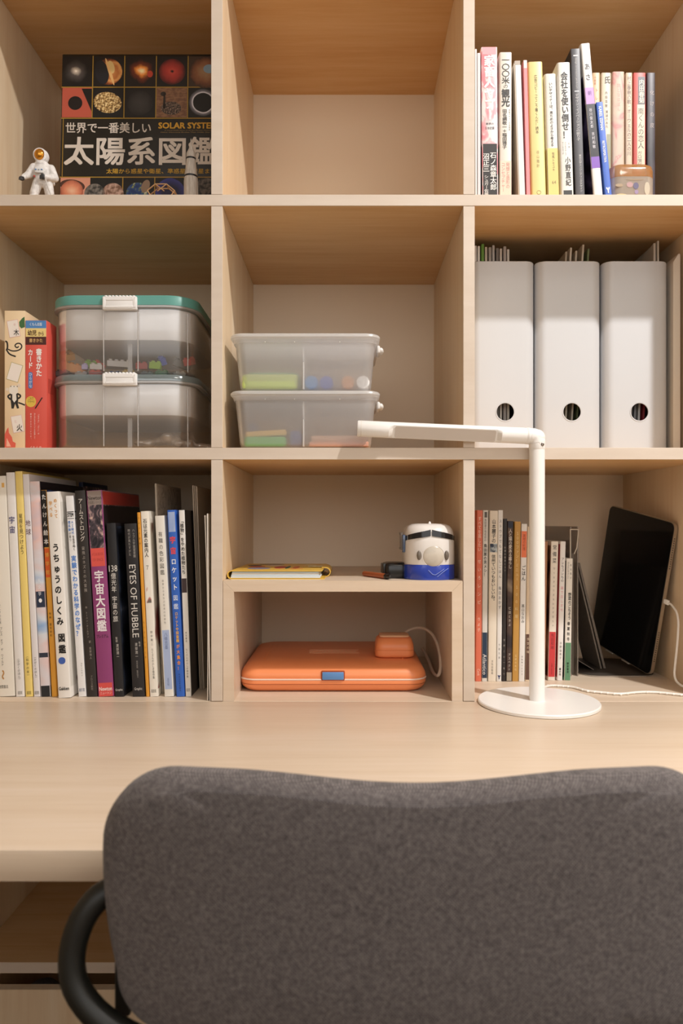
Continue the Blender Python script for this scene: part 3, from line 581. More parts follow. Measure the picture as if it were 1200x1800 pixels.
for i, (a, lab, c, bd, tx_) in enumerate(K):
    sd = {10: (noise_mat('dish_photo', [(.4, '3a2418'), (.52, 'b08a68'), (.62, 'dccab0'), (.7, '8c3a24')], (18, 18, 14), 2, .4), .03, .97), 11: ('b8383c', .02, .98), 12: ('241f1e', .02, .98)}.get(i)
    book(lab, *a, t + (.006 if i in (10, 11, 12) else 0), z, c, 165 if i < 10 else 70 if i == 12 else 160, bd, tx_, G4, side=sd, name='cookbook')

# ================================================================ upper left compartment: the solar system book and figures
tb, tt_ = .100, .114
SBX, SBW = -504 * 1.10, 308.0
hS = (917 - 95) * (1 + tt_) - SH1
SB = root('picture_book', (SBX, tb * F, SH1 + .2), 'large black solar system picture book facing out behind the astronaut figure', 'book', None, (-math.atan2((tt_ - tb) * F, hS), 0, 0))
GOLD = M('b08a2e', .35, .3); INK = M('17140f', .4)
MB().box(0, SBW, 0, 2.6, 0, hS, .8, 2).build('front_cover', INK, SB)
MB().box(2, SBW - 4, 2.7, 27, 3, hS - 3).build('pages', PAPER, SB, sm=0)
MB().box(0, SBW, 27.1, 29.6, 0, hS, .8, 2).build('rear_cover', INK, SB)
MB().box(-1.2, 1.6, 1, 28.8, 0, hS, .9, 2).build('spine', INK, SB)
def sx(px): return (px - 608) * 1.107 - SBX
def sz(py): return (917 - py) * (1 + tb + (tt_ - tb) * (366 - py) / 270) - SH1
def pic(stops, r=None, nz=0., scale=60., c=(0, 0), ringy=False, rough=.4):
    """printed picture: colour by distance from a point of the tile, broken up by noise"""
    m, n, l, p = new_mat('cover_picture'); tc = n.new('ShaderNodeTexCoord'); mp = n.new('ShaderNodeMapping')
    k = 1 / (U * (r or 28)); mp.inputs['Scale'].default_value = (k, 0, k); mp.inputs['Location'].default_value = (-c[0] * k * U, 0, -c[1] * k * U)
    l.new(tc.outputs['Object'], mp.inputs[0]); ln = n.new('ShaderNodeVectorMath'); ln.operation = 'LENGTH'; l.new(mp.outputs[0], ln.inputs[0])
    ns = n.new('ShaderNodeTexNoise'); ns.inputs['Scale'].default_value = scale / 10 / U / 100; ns.inputs['Detail'].default_value = 4; l.new(tc.outputs['Object'], ns.inputs['Vector'])
    a = n.new('ShaderNodeMath'); a.operation = 'SUBTRACT'; a.inputs[1].default_value = .5; l.new(ns.outputs[0], a.inputs[0])
    b = n.new('ShaderNodeMath'); b.operation = 'MULTIPLY_ADD'; b.inputs[1].default_value = nz; l.new(a.outputs[0], b.inputs[0]); l.new(ln.outputs['Value'], b.inputs[2])
    rr = ramp(n, stops); l.new(b.outputs[0], rr.inputs[0]); l.new(rr.outputs[0], p.inputs['Base Color']); p.inputs['Roughness'].default_value = rough
    return m
def tile(px0, px1, py0, py1, m):
    cx, cz = (sx(px0) + sx(px1)) / 2, (sz(py0) + sz(py1)) / 2; w, hgt = (sx(px1) - sx(px0)) / 2, (sz(py0) - sz(py1)) / 2
    o = MB().box(-w, w, -.12, .2, -hgt, hgt).build('cover_picture', m, SB, sm=0); o.location = (cx * U, -.1 * U, cz * U); return o
def disc(px, py, rx, m, rz=None, tilt=0, y=-.3):
    rz = rz or rx; n = 30; k = 1.107
    P_ = [(rx * k * math.cos(2 * math.pi * i / n), rz * k * math.sin(2 * math.pi * i / n)) for i in range(n)]
    o = MB().extrude(P_, 'y', -.06, .06).build('cover_picture', m, SB, sm=0); o.location = (sx(px) * U, y * U, sz(py) * U); o.rotation_euler = (0, math.radians(tilt), 0); return o
cols = [(108, 160), (162, 216), (218, 272), (274, 328), (330, 384)]
BG = M('0d0b0b', .4)
R1 = [pic([(0, 'fff6e8'), (.12, 'cdbfae'), (.4, '4a4340'), (.9, '0d0b0b')], 26, .5, 60, (-3, 0)), BG, pic([(.05, 'ffe9b0'), (.3, 'ef9440'), (.55, '6e2c14'), (.9, '120a08')], 27, .8, 50, (2, 0)), BG, M('3a2a1e', .4)]
R2 = [M('b4523f', .4), BG, BG, noise_mat('mars_ground', [(.4, '6d4a36'), (.6, '8a6448')], (120, 120, 300), 3, .4), BG]
R3 = [M('c98a72', .4), BG, BG, BG, BG]
for rows, (y0, y1) in ((R1, (99, 152)), (R2, (154, 206)), (R3, (312, 366))):
    for (x0, x1), m in zip(cols, rows): tile(x0, x1, y0, y1, m)
disc(189, 126, 24, pic([(0, 'c98a50'), (.5, 'b46a34'), (.7, 'd79a58'), (.85, '9c5428'), (.97, '5a2c18')], 27, .35, 90, (6, 0)))
disc(177, 127, 12, M('181a20', .4), 22, -12, -.36); disc(191, 126, 2.6, M('e0b070', .4), 26, -18, -.42); disc(193, 118, 6, M('d9b878', .4), 12, -15, -.4)
disc(301, 126, 23.5, pic([(.05, '120a0a'), (.16, 'c0483a'), (.35, 'b03a30'), (.7, '8c2a24'), (.97, '4a1614')], 26, .4, 60))
disc(262, 130, 5, M('b8402c', .4), 6, 0)
disc(360, 127, 29, pic([(.2, '9c7a58'), (.55, '8a5a3a'), (.8, '6b4028'), (.98, '3a2418')], 32, .5, 70)); disc(366, 121, 10, M('7f97a8', .4), 8, 0, -.4)
disc(131, 181, 12.5, M('120c0c', .4)); o = MB().extrude([(-11, 28), (9, 28), (9, -18)][::-1], 'y', -.06, .06).build('cover_picture', BG, SB, sm=0); o.location = ((sx(160) - 9) * U, -.3 * U, sz(180) * U)
o.scale = (1, 1, 1)
disc(188, 180, 25, noise_mat('gold_nugget', [(.38, '4a3216'), (.5, 'b08a50'), (.62, 'e6cf9a')], (300, 300, 300), 3, .4), 19, 10)
disc(245, 181, 22.5, pic([(0, '3a3634'), (.6, '2f2b2a'), (.95, '1c1918')], 25, .5, 80))
disc(300, 190, 18, noise_mat('rover_print', [(.4, '221a16'), (.55, '5a463a'), (.62, '9a8474')], (500, 500, 500), 2, .4), 12, 0); disc(286, 165, 5, M('2b211c', .4), 4, 0); disc(288, 178, 2, M('2b211c', .4), 14, 0)
disc(356, 180, 26, pic([(.68, '0d0b0b'), (.72, 'e8e6ee'), (.82, '77747c'), (1, '0d0b0b')], 28, .12, 50))
disc(128, 336, 20, pic([(0, 'e6b898'), (.5, 'd88a68'), (.8, 'b86a50'), (1, '8a4a38')], 24, .6, 60)); disc(129, 326, 22, M('4a2c22', .4), 11, 8, -.24)
disc(168, 340, 18, noise_mat('marble_moon', [(.4, '2a2826'), (.6, '7a726a')], (150, 150, 150), 3, .4))
disc(200, 340, 19, noise_mat('brown_moon', [(.4, '6a4a38'), (.6, 'b09080')], (150, 150, 150), 3, .4))
disc(243, 340, 20, noise_mat('earth_print', [(.42, '1d3468'), (.52, '2c4a80'), (.58, '6a7a3c'), (.66, 'c8c8b8')], (120, 120, 120), 3, .4)); disc(257, 327, 7, M('8c7460', .4), 12, 20, -.34)
disc(300, 338, 26, pic([(.5, '15163a'), (.8, '2b2c6c'), (.95, '35377c'), (1, '101024')], 29, .2, 50))
disc(362, 332, 20, noise_mat('grey_moon', [(.4, '1c1918'), (.6, '6a6058')], (150, 150, 150), 3, .4))
gl = MB()
for py in (153, 207.5, 311): gl.box(sx(106), SBW - 1, -.2, .1, sz(py + .8), sz(py - .8))
for px in (161, 217, 273, 329): gl.box(sx(px - .8), sx(px + .8), -.2, .1, sz(207), sz(98)); gl.box(sx(px - .8), sx(px + .8), -.2, .1, sz(368), sz(311)) if px > 161 else 0
gl.box(3.2, 4.4, -.2, .1, sz(312), sz(208)); gl.build('gold_rule', M('a07d2c', .4), SB, sm=0)
SIL = 'cfc4b8'
def sbt(s, px0, px1, py0, py1, col, bold=0.): 
    x0, x1 = sx(px0), sx(px1)
    JOBS.append((SB, col, [(s, 917 - (sz(py0) + SH1), 917 - (sz(py1) + SH1), x1 - x0, col, ((x0 + x1) / 2) / 100, 'h', bold)], 0., SH1, 100., -.4, 0., 'lettering'))
sbt('世界で一番美しい', 115, 265, 215, 234, SIL, .012)
sbt('太陽系図鑑', 113, 384, 240, 290, SIL, .018)
sbt('SOLAR SYSTEM', 278, 381, 215, 226, 'c9982c', .03)
sbt('太陽から惑星や衛星、準惑星、彗星まで', 188, 380, 296, 305, 'b8902e', .012)
sbt('A Visual Exploration of All the Planets, Moons, and', 289, 378, 228, 230, 'a9884a')
sbt('Other Heavenly Bodies That Orbit Our Sun', 282, 378, 231.5, 233.5, 'a9884a')

# ---------------------------------------------------------------- astronaut
def blob(mb, name, m, parent, vox=1.3, smooth=4):
    me = bpy.data.meshes.new('tmp'); me.from_pydata([Vector(v) * U for v in mb.v], [], mb.f)
    b = bmesh.new(); b.from_mesh(me); bmesh.ops.recalc_face_normals(b, faces=b.faces[:]); b.to_mesh(me); b.free()
    o = bpy.data.objects.new('tmp', me); COL.objects.link(o)
    rm = o.modifiers.new('r', 'REMESH'); rm.mode = 'VOXEL'; rm.voxel_size = vox * U
    sm = o.modifiers.new('s', 'SMOOTH'); sm.iterations = smooth; sm.factor = .5
    bpy.context.view_layer.update(); dg = bpy.context.evaluated_depsgraph_get()
    me2 = bpy.data.meshes.new_from_object(o.evaluated_get(dg)); bpy.data.objects.remove(o)
    me2.name = name; me2.materials.clear(); me2.materials.append(m); me2.shade_smooth()
    o2 = bpy.data.objects.new(name, me2); COL.objects.link(o2)
    if parent: o2.parent = parent
    return o2
A = root('astronaut_figurine', ((70 - 608) * 1.022, 30, SH1), 'small white astronaut figurine with a gold visor on the top shelf', 'figurine', rot=(0, 0, .15))
def ax(px): return (px - 70) * 1.022
def az(py): return (917 - py) * 1.022 - SH1
SUIT = noise_mat('suit_plastic', [(.35, 'd2cecb'), (.65, 'e8e5e2')], (250, 250, 250), 2, .5, .5)
def cap(mb, a, b, r0, r1, n=14):
    mb.tube([a, b], (r0, r1), n); mb.ell(a, (r0,) * 3, n, 10); mb.ell(b, (r1,) * 3, n, 10)
mb = MB()
mb.ell((ax(74), 0, az(300)), (17, 12, 15), 18, 14); mb.ell((ax(75), 0, az(317)), (15.5, 11, 13), 18, 14); mb.ell((ax(73), -1, az(289)), (12.5, 10.5, 7), 18, 10)
cap(mb, (ax(60), 0, az(295)), (ax(52), -3, az(309)), 8, 7); cap(mb, (ax(52), -3, az(309)), (ax(44.5), -9, az(316.5)), 6.8, 4.8)
cap(mb, (ax(88), 0, az(296)), (ax(95), -2, az(312)), 8.2, 7.2); cap(mb, (ax(95), -2, az(312)), (ax(82), -13, az(316)), 7, 4.8)
cap(mb, (ax(66), 0, az(322)), (ax(60.5), -1, az(340)), 8.8, 8); cap(mb, (ax(60.5), -1, az(340)), (ax(59), 0, az(352)), 8, 7.2)
cap(mb, (ax(83), 0, az(322)), (ax(86), -1, az(340)), 9, 8.2); cap(mb, (ax(86), -1, az(340)), (ax(87), 0, az(352)), 8.2, 7.4)
for q in (59, 87): mb.ell((ax(q), -3, 4.6), (8.2, 11, 4.6), 16, 10)
blob(mb, 'suit', SUIT, A, 1.2, 3)
mb = MB(); mb.ell((ax(72), 1, az(274)), (13.2, 13.2, 13), 24, 16); blob(mb, 'helmet', SUIT, A, 1.0, 2)
MB().ell((ax(71), -5.6, az(274)), (9.6, 8.6, 10.2), 24, 16).build('visor', M('d9973a', .15, .85), A, sm=60)
tr = MB(); n = 28
tr.tube([(ax(71) + 10.6 * math.cos(2 * math.pi * i / n), -6.2, az(274) + 11 * math.sin(2 * math.pi * i / n)) for i in range(n + 1)], 1.3, 8).build('visor_rim', SUIT, A, sm=60)
MB().box(ax(60), ax(91), 9, 22, az(318), az(282), 4, 3).build('backpack', SUIT, A, sm=50)
GLV = M('3a3a3c', .5)
mb = MB(); mb.ell((ax(42), -10.5, az(319.5)), (5.2, 4.6, 4), 14, 10)
for i in range(4): cap(mb, (ax(41) - 2 + i * 1.5, -12, az(320)), (ax(38.5) + i * 1.6, -14, az(323)), 1.3, 1.1, 8)
cap(mb, (ax(45), -12, az(318)), (ax(46), -15, az(319)), 1.3, 1.1, 8); blob(mb, 'glove', GLV, A, .7, 2)
mb = MB(); mb.ell((ax(79), -14, az(316)), (4.8, 4.4, 4.8), 14, 10)
for i in range(4): cap(mb, (ax(76.5), -16, az(313.5) - i * 1.7), (ax(73.5), -15.4, az(315) - i * 1.7), 1.3, 1.1, 8)
cap(mb, (ax(79), -17, az(313)), (ax(76.5), -17.5, az(312)), 1.3, 1.1, 8); blob(mb, 'glove', GLV, A, .7, 2)
MB().box(ax(64), ax(79), -14.2, -9, az(309), az(298), 1.4, 2).build('chest_pack', M('dcdad8', .5), A)
for px, py, c in ((66, 304, '4f7fb5'), (71, 304, '9aa3a8'), (76, 303.5, '4f7fb5'), (63.5, 315.5, 'b8413c')): MB().box(ax(px) - 1.4, ax(px) + 1.4, -15.2, -10.4, az(py) - 1, az(py) + 1, .3).build('control', M(c, .4), A)
MB().tube([(ax(82), -15, az(318)), (ax(85), -14, az(330)), (ax(91), -12, az(346))], 1.1, 8, 1).build('hose', M('cfcac6', .5), A)

# ---------------------------------------------------------------- rocket and ornament
RK = root('model_rocket', ((335.5 - 608) * 1.035, 46, SH1), 'grey white model rocket with black bands beside the divider', 'rocket model')
def rz_(py): return (917 - py) * 1.035 - SH1
RW = noise_mat('rocket_paint', [(.35, 'b5aca2'), (.65, 'cdc5bc')], (500, 500, 60), 2, .5, .3)
MB().lathe([(12.3, 0), (12.3, rz_(313))], 32).build('lower_stage', RW, RK)
MB().lathe([(11.7, rz_(313)), (11.9, rz_(309.5))], 32).build('black_band', BLACK, RK)
MB().lathe([(11.6, rz_(309.5)), (11.2, rz_(305)), (10.4, rz_(300)), (8.6, rz_(281))], 32).build('upper_stage', RW, RK)
MB().lathe([(8.9, rz_(281)), (8.9, rz_(278))], 32).build('black_band', BLACK, RK)
MB().lathe([(8.7, rz_(278)), (8.2, rz_(270)), (4.2, rz_(262)), (3.6, rz_(259)), (1.2, rz_(255)), (1.0, rz_(246)), (.3, rz_(243))], 24).build('nose', RW, RK)
for i in range(14):
    a = 2 * math.pi * i / 14; MB().box(-.5, .5, -.4, .5, 3, rz_(318)).xf(Matrix.Rotation(a, 4, 'Z') @ Matrix.Translation((0, -12.4, 0))).build('rib', RW, RK, sm=0)
OR = root('brass_ornament', ((285 - 608) * 1.016, 20, SH1), 'small open brass frame ornament between astronaut and rocket', 'ornament')
GM = M('b08a62', .4, .4)
Pb = [(-24, 12), (-10, 23.5), (10, 23.5), (24, 12), (17, 1.2), (-17, 1.2)]
for i in range(6):
    a, b = Pb[i], Pb[(i + 1) % 6]
    for y in (-9, 9): MB().tube([(a[0], y, a[1]), (b[0], y, b[1])], 1.1, 8).build('strut', GM, OR)
    MB().tube([(a[0], -9, a[1]), (a[0], 9, a[1])], 1.1, 8).build('strut', GM, OR)
MB().tube([(-10, -9, 23.5), (6, -9, 11)], 1.0, 8).build('strut', GM, OR); MB().tube([(10, -9, 23.5), (-6, -9, 11)], 1.0, 8).build('strut', GM, OR)

# ---------------------------------------------------------------- glass holder on the upper right shelf
GH = root('glass_holder', (517, 58, SH1), 'small amber-rimmed clear holder with printed figures in front of the paperbacks', 'glass holder')
AMB = clear_mat('amber_plastic', 'c08648', .35, .1, .25, .4); CLR = clear_mat('holder_clear', 'cfc4b6', .42, .1, .2, .4)
q = rrect(-41, 41, -28, 28, 20, 8); qi = rrect(-39, 39, -26, 26, 18, 8); qt = rrect(-34, 34, -21, 21, 16, 8)
MB().loft([ring(q, .3), ring(q, 46), ring(qi, 46), ring(qi, 3)]).build('body', CLR, GH)
MB().loft([ring(q, 46.2), ring(q, 60), ring(qi, 67), ring(qt, 71), ring(rrect(-28, 28, -16, 16, 12, 8), 66), ring(rrect(-28, 28, -16, 16, 12, 8), 50)], True, False).build('rim', AMB, GH)
for x, zz, rx, rz2, c in ((-7, 31, 6, 5, 'a98482'), (4, 29, 5, 6, '57506e'), (5, 18, 3.5, 4, '8a7594'), (-26, 30, 7, 3, '9a8468'), (-22, 10, 12, 5, 'c2a878'), (24, 24, 5, 12, 'b4a892'), (2, 40, 16, 1.2, '8f785c'), (4, 9, 4.5, 2.5, '7488a0')):
    n = 14; MB().extrude([(x + rx * math.cos(2 * math.pi * i / n), zz + rz2 * math.sin(2 * math.pi * i / n)) for i in range(n)], 'y', -28.4, -28.1).build('print', M(c, .5), GH, sm=0)
o = MB().lathe([(1, 0), (6.2, 0), (6.4, 1), (6.4, 80), (6.2, 81), (5, 82), (1, 82)], 20).build('corked_vial', M('8a5a34', .5))
tag(place(o, 530, 94, SH1 + .2), 'thin brown vial peeking over the amber-rimmed holder', 'vial')

# ================================================================ card boxes
def card_box(label, x0, x1, ptop, depth, col):
    k = 1.03; X = (x0 - 608) * k; wd_ = (x1 - x0) * k; hh = (917 - ptop) * k - SH2
    o = root('card_box', (X, 39, SH2), label, 'box', 'boxed card sets beside the clear containers')
    MB().box(0, wd_, 0, depth, 0, hh, .7, 2).build('carton', M(col, .45), o); return o, wd_, hh
def cz(py): return (917 - py) * 1.03 - SH2
def cxp(px, x0): return (px - x0) * 1.03
o, w_, hh = card_box('cream card box with black animal drawings and kanji cards', 8, 44, 546, 120, 'e8cfa9')
def flat(parent, name, pts, m, y=-.25): return MB().extrude(pts, 'y', y, y + .2).build(name, m, parent, sm=0)
def zz(px, py): return (px / 6.67 - 8) * 1.03, cz(530 + py / 6.667)
def polyz(P): return [zz(*p) for p in P]
def card(cx, cy, ww, h2, a, edge, ch=None):
    a = math.radians(a)
    def R(u, v): return zz(cx + u * math.cos(a) - v * math.sin(a), cy + u * math.sin(a) + v * math.cos(a))
    flat(o, 'printed_card', [R(-ww, -h2), R(ww, -h2), R(ww, h2), R(-ww, h2)], M(edge, .5), -.22)
    flat(o, 'printed_card', [R(-ww + 5, -h2 + 5), R(ww - 5, -h2 + 5), R(ww - 5, h2 - 5), R(-ww + 5, h2 - 5)], M('ece2d8', .5), -.4)
card(160, 318, 66, 100, -10, 'd9a8a0'); card(172, 830, 72, 105, 17, 'a39a55'); card(205, 1435, 66, 100, -10, 'd9b0a8')
flat(o, 'printed_leaf', polyz([(225, 240), (262, 195), (288, 178), (292, 300), (250, 315), (228, 290)]), M('3f6b3c', .5))
IK = M('241f1c', .5)
def stroke(P, r): MB().tube([(zz(*p)[0], -.2, zz(*p)[1]) for p in P], r, 6, 2).xf(Matrix.Translation((0, -.05, 0)) @ Matrix.Scale(.15, 4, (0, 1, 0))).build('drawing', IK, o)
stroke([(62, 465), (85, 475), (90, 540), (75, 575)], 1.6); stroke([(85, 555), (150, 585), (230, 570), (262, 530), (240, 490), (195, 490), (170, 520), (200, 545), (220, 525)], 1.2); stroke([(80, 570), (110, 620), (185, 645)], 1.4)
flat(o, 'drawing', polyz([(110, 1010), (140, 985), (185, 985), (210, 1010), (215, 1060), (190, 1085), (130, 1085), (108, 1060)]), M('e6ded2', .5))
for cx_, cy_, r_ in ((85, 1030, 20), (222, 985, 22)): flat(o, 'drawing', polyz([(cx_ + r_ * math.cos(i * .5236), cy_ + r_ * math.sin(i * .5236)) for i in range(12)]), M('e0cfbc', .5), -.2)
flat(o, 'drawing', polyz([(128, 1075), (205, 1075), (215, 1130), (210, 1200), (225, 1250), (200, 1255), (178, 1195), (160, 1255), (135, 1255), (130, 1200), (122, 1130)]), IK, -.22)
flat(o, 'drawing', polyz([(145, 1085), (190, 1085), (195, 1150), (168, 1185), (145, 1150)]), M('e6ded2', .5), -.36)
stroke([(128, 1085), (85, 1110), (125, 1150)], 1.6); stroke([(205, 1080), (250, 1105), (215, 1140)], 1.6); stroke([(215, 1185), (260, 1200), (292, 1215)], 1.4)
for cx_ in (128, 165, 203): flat(o, 'drawing', polyz([(cx_ + 6 * math.cos(i), 995 + 6 * math.sin(i)) for i in range(6)]), IK, -.4)
flat(o, 'printed_flame', polyz([(55, 1710), (55, 1560), (80, 1500), (98, 1475), (105, 1540), (140, 1590), (150, 1640), (185, 1660), (180, 1710)]), M('d9604e', .5))
flat(o, 'printed_flame', polyz([(75, 1700), (80, 1600), (100, 1640), (130, 1700)]), M('eab29a', .5), -.36)
letters(o, [T('木', 578, 591, 10, '2a2523', .58, bold=.01), T('火', 745, 759, 11, '2a2523', .73, bold=.01), T('キ', 568, 574, 6, 'd9b0a8', .5), T('ヒ', 738, 744, 6, 'd9b0a8', .55)], .03, SH2, w_, -.5)
o, w_, hh = card_box('red writing-practice card box with blue and yellow top panels', 44.6, 82, 563, 46, 'd8584b')
RB = o
for p0, p1, c in ((563.5, 577, '4f86c0'), (577, 592, 'e8cf86'), (592, 606, '4a2018')): MB().box(.6, w_ - .8, -.2, .3, cz(p1), cz(p0)).build('printed_band', M(c, .45), o, sm=0)
flat(o, 'printed_badge', [(10 + 9.5 * math.cos(i * .3307) , cz(706) + 10 * math.sin(i * .3307)) for i in range(19)], M('dcb84c', .5)); 
MB().tube([(18, -.2, cz(718)), (30.5, -.2, cz(699))], 1.0, 8).build('printed_pen', IK, o)
for i, q in enumerate((15,)): MB().extrude(rrect(5.5, 13, cz(683), cz(654), 3.2, 4), 'y', -.25, 0).build('printed_label', M('4a78b8', .45), o, sm=0)
letters(o, [T('くもん出版', 567, 573, 22, 'dfe8f0', .5, 'h', .01), T('幼児', 580, 590, 16, '4a2018', .32, 'h', .02), T('から', 583, 590, 10, '4a2018', .74, 'h', .01), T('書きかた', 595, 602, 24, 'e2b878', .5, 'h', .01), T('書きかた', 613, 662, 11, 'f4ece6', .64, bold=.03), T('カード', 614, 648, 9.5, 'f4ece6', .24, bold=.03), T('ひらがな', 655, 682, 5.4, 'f4ece6', .245), T('これで', 698, 703, 9, '3a2a14', .27, 'h'), T('マーカーペン', 704, 708, 12, '3a2a14', .27, 'h'), T('「なぞる」「かく」の', 726, 764, 3, 'f0dcd4', .62), T('ひらがなのすべてを反復して', 726, 772, 3, 'f0dcd4', .44), T('練習できるカードです。', 726, 774, 3, 'f0dcd4', .26), T('くもんの', 784, 790, 20, 'f0dcd4', .5, 'h')], .03, SH2, w_, -.4)
MB().box(w_ - .1, w_ + .25, 6, 30, cz(690), cz(664), 0).build('side_tab', M('c04a3e', .5), o, sm=0)

# ================================================================ clear containers with clip lids
BC = clear_mat('clear_box_plastic', 'f0eeec', .93, .1, .12, .3); BF = clear_mat('flange_plastic', 'd6d2ce', .45, .15, .2, .4)
TRAY = clear_mat('tray_plastic', 'fbf9f8', .04, .3, .1, .2); TEAL = M('5f9d93', .4); LIDC = clear_mat('clear_lid', 'b4ccd2', .6, .12, .25, .4)
x0, x1, y0, y1, RC = -132, 132, 0, 275, 52
CLW = M('eeecea', .4)
def clip_box(label, zb, teal):
    o = root('clip_container', (-407, 36, zb), label, 'container', 'clear containers with white clips')
    def pl(d, r=RC): return rrect(x0 + d, x1 - d, y0 + d, y1 - d, r - d, 10)
    MB().loft([ring(pl(8), 1.2), ring(pl(5), 3), ring(pl(3.5), 8), ring(pl(2), 120), ring(pl(3.6), 120), ring(pl(5), 8), ring(pl(8), 4.6)]).build('body', BC, o, sm=50)
    MB().loft([ring(pl(2), 119), ring(pl(-4), 120), ring(pl(-4), 123.5), ring(pl(2), 124), ring(pl(3.6), 122)], False, False).build('flange', BF, o, sm=50)
    MB().loft([ring(pl(7), 63), ring(pl(5.5), 66), ring(pl(4.4), 118), ring(pl(6), 118), ring(pl(7.2), 67), ring(pl(10), 65)]).build('inner_tray', TRAY, o, sm=50)
    if teal: MB().loft([ring(pl(-2.5), 124.5), ring(pl(-2.5), 139), ring(pl(-1), 142), ring(pl(6), 143), ring(pl(12), 140)]).build('lid', TEAL, o, sm=45)
    else: MB().loft([ring(pl(-3), 124.5), ring(pl(-3), 133), ring(pl(-1), 135.5), ring(pl(8), 136), ring(pl(12), 135)]).build('lid', LIDC, o, sm=45)
    top = 140 if teal else 138
    c = MB().box(-31, 31, -7.5, 2, 114.5, top - 1, 2.2, 2)
    c.build('clip', CLW, o, sm=45)
    MB().box(-25, 25, -8.6, -7.2, 117.5, 122, .6).build('clip_lip', CLW, o); MB().box(-25, 25, -8.4, -7.2, top - 9, top - 2, .6).build('clip_lip', CLW, o)
    for s in (-1, 1): MB().box(s * 27.5 - 2.5, s * 27.5 + 2.5, -8.4, -7.2, 118, top - 3, .6).build('clip_lip', CLW, o)
    for i in range(9): MB().ell((-25 + i * 6.25, -4.5, top - .8), (3, 2.6, 1.8), 8, 6).build('grip_bead', CLW, o, sm=60)
    for px in (-31, 31, 118): MB().tube([(px, 1.6 + (14 if px > 100 else 0), 6), (px, -.4 + (14 if px > 100 else 0), 112)], 1.1, 8).build('rib', BF, o, sm=60)
    MB().box(4, 12, 30, 34, 6, 62).build('inner_post', BF, o)
    return o
clip_box('lower clear clip container with a transparent lid', SH2 + .3, False)
clip_box('upper clear clip container with a teal lid', SH2 + 136.6, True)
FZ = SH2 + 136.6 + 4.7                                           # inside floor of the upper container
def brick(x, y, z, nx, ny, c, cname, rot=(0, 0, 0), hgt=9.6, where='in the upper clear container'):
    o = root('toy_brick', (x, y, z), '%s toy building brick %s' % (cname, where), 'toy brick', 'toy bricks in the upper container', rot)
    m = M(c, .35); MB().box(0, nx * 11, 0, ny * 11, 0, hgt, .5).build('block', m, o)
    for i in range(nx):
        for j in range(ny): MB().lathe([(3.8, hgt), (3.8, hgt + 2.6), (3.4, hgt + 3), (.2, hgt + 3)], 12, (5.5 + i * 11, 5.5 + j * 11, 0)).build('stud', m, o)
    return o
def bx(px): return (px - 608) * 1.05
BR = [(95, 60, 4, 2, 'e8973c', 'orange', (0, .18, .2), 0, 13), (98, 70, 2, 2, 'e0a24a', 'tilted light orange', (.5, -.3, .5), 14, 10), (137, 62, 2, 2, '74b83c', 'leaf green', (.25, .1, .3), 4, 10), (152, 64, 2, 2, 'd2393a', 'red', (-.2, .5, .6), 9, 11), (175, 70, 4, 1, 'eeece8', 'long white', (.1, .05, .1), 8, 9),
      (150, 52, 2, 1, 'e8e6e2', 'short white', (0, 0, .2), 0, 8), (136, 50, 1, 1, 'b9aee0', 'lilac', (0, 0, .2), 0, 7), (228, 66, 2, 1, 'c8383a', 'crimson', (.1, 0, .2), 3, 9), (248, 72, 2, 2, '2a2b2c', 'black', (.2, .1, .2), 4, 11), (256, 50, 2, 1, '9ccc3c', 'lime', (0, .1, -.1), 1, 10), (279, 54, 1, 2, '3f62cc', 'blue', (.3, -.4, .4), 5, 11),
      (296, 62, 3, 2, '2e3330', 'dark green-black', (.1, .3, .3), 9, 10), (318, 56, 2, 2, 'b8342f', 'dark red', (.2, -.2, .2), 5, 10)]
for px, y, nx, ny, c, nm, rot, dz, hb in BR: brick(bx(px), 36 + y, FZ + 15 + dz * 1.2, nx, ny, c, nm, rot, hb * 1.25)
UC = [('5a5450', 'charcoal'), ('e6e2dc', 'off-white'), ('c9483c', 'brick red'), ('2d3f7c', 'navy'), ('d8b23c', 'mustard'), ('7a8a8c', 'slate'), ('3a7a48', 'forest green'), ('b0a89c', 'stone grey')]
for i, (c, nm) in enumerate(UC): brick(bx(92) + i * 31, 36 + 44 + (i % 2) * 14, FZ + .6, 2, 3, c, nm, (0, 0, .05 * (i % 3)), 9.6, 'at the bottom of the upper clear container')
mb = MB()
for i in range(16):
    mb.ell((-40 + i * 9 + random.uniform(-5, 5), 60 + random.uniform(-14, 14), 9 + random.uniform(-2, 6) + 10 * math.sin(i * .35)), (14, 16, 8 + random.uniform(-2, 3)), 12, 8)
o = blob(mb, 'plastic_bag', clear_mat('bag_plastic', 'd8c6b4', .35, .15, .4, .4), None, 2.2, 1)
tag(place(o, -345, 46, SH2 + 6), 'crumpled clear plastic bag inside the lower clear container', 'bag')

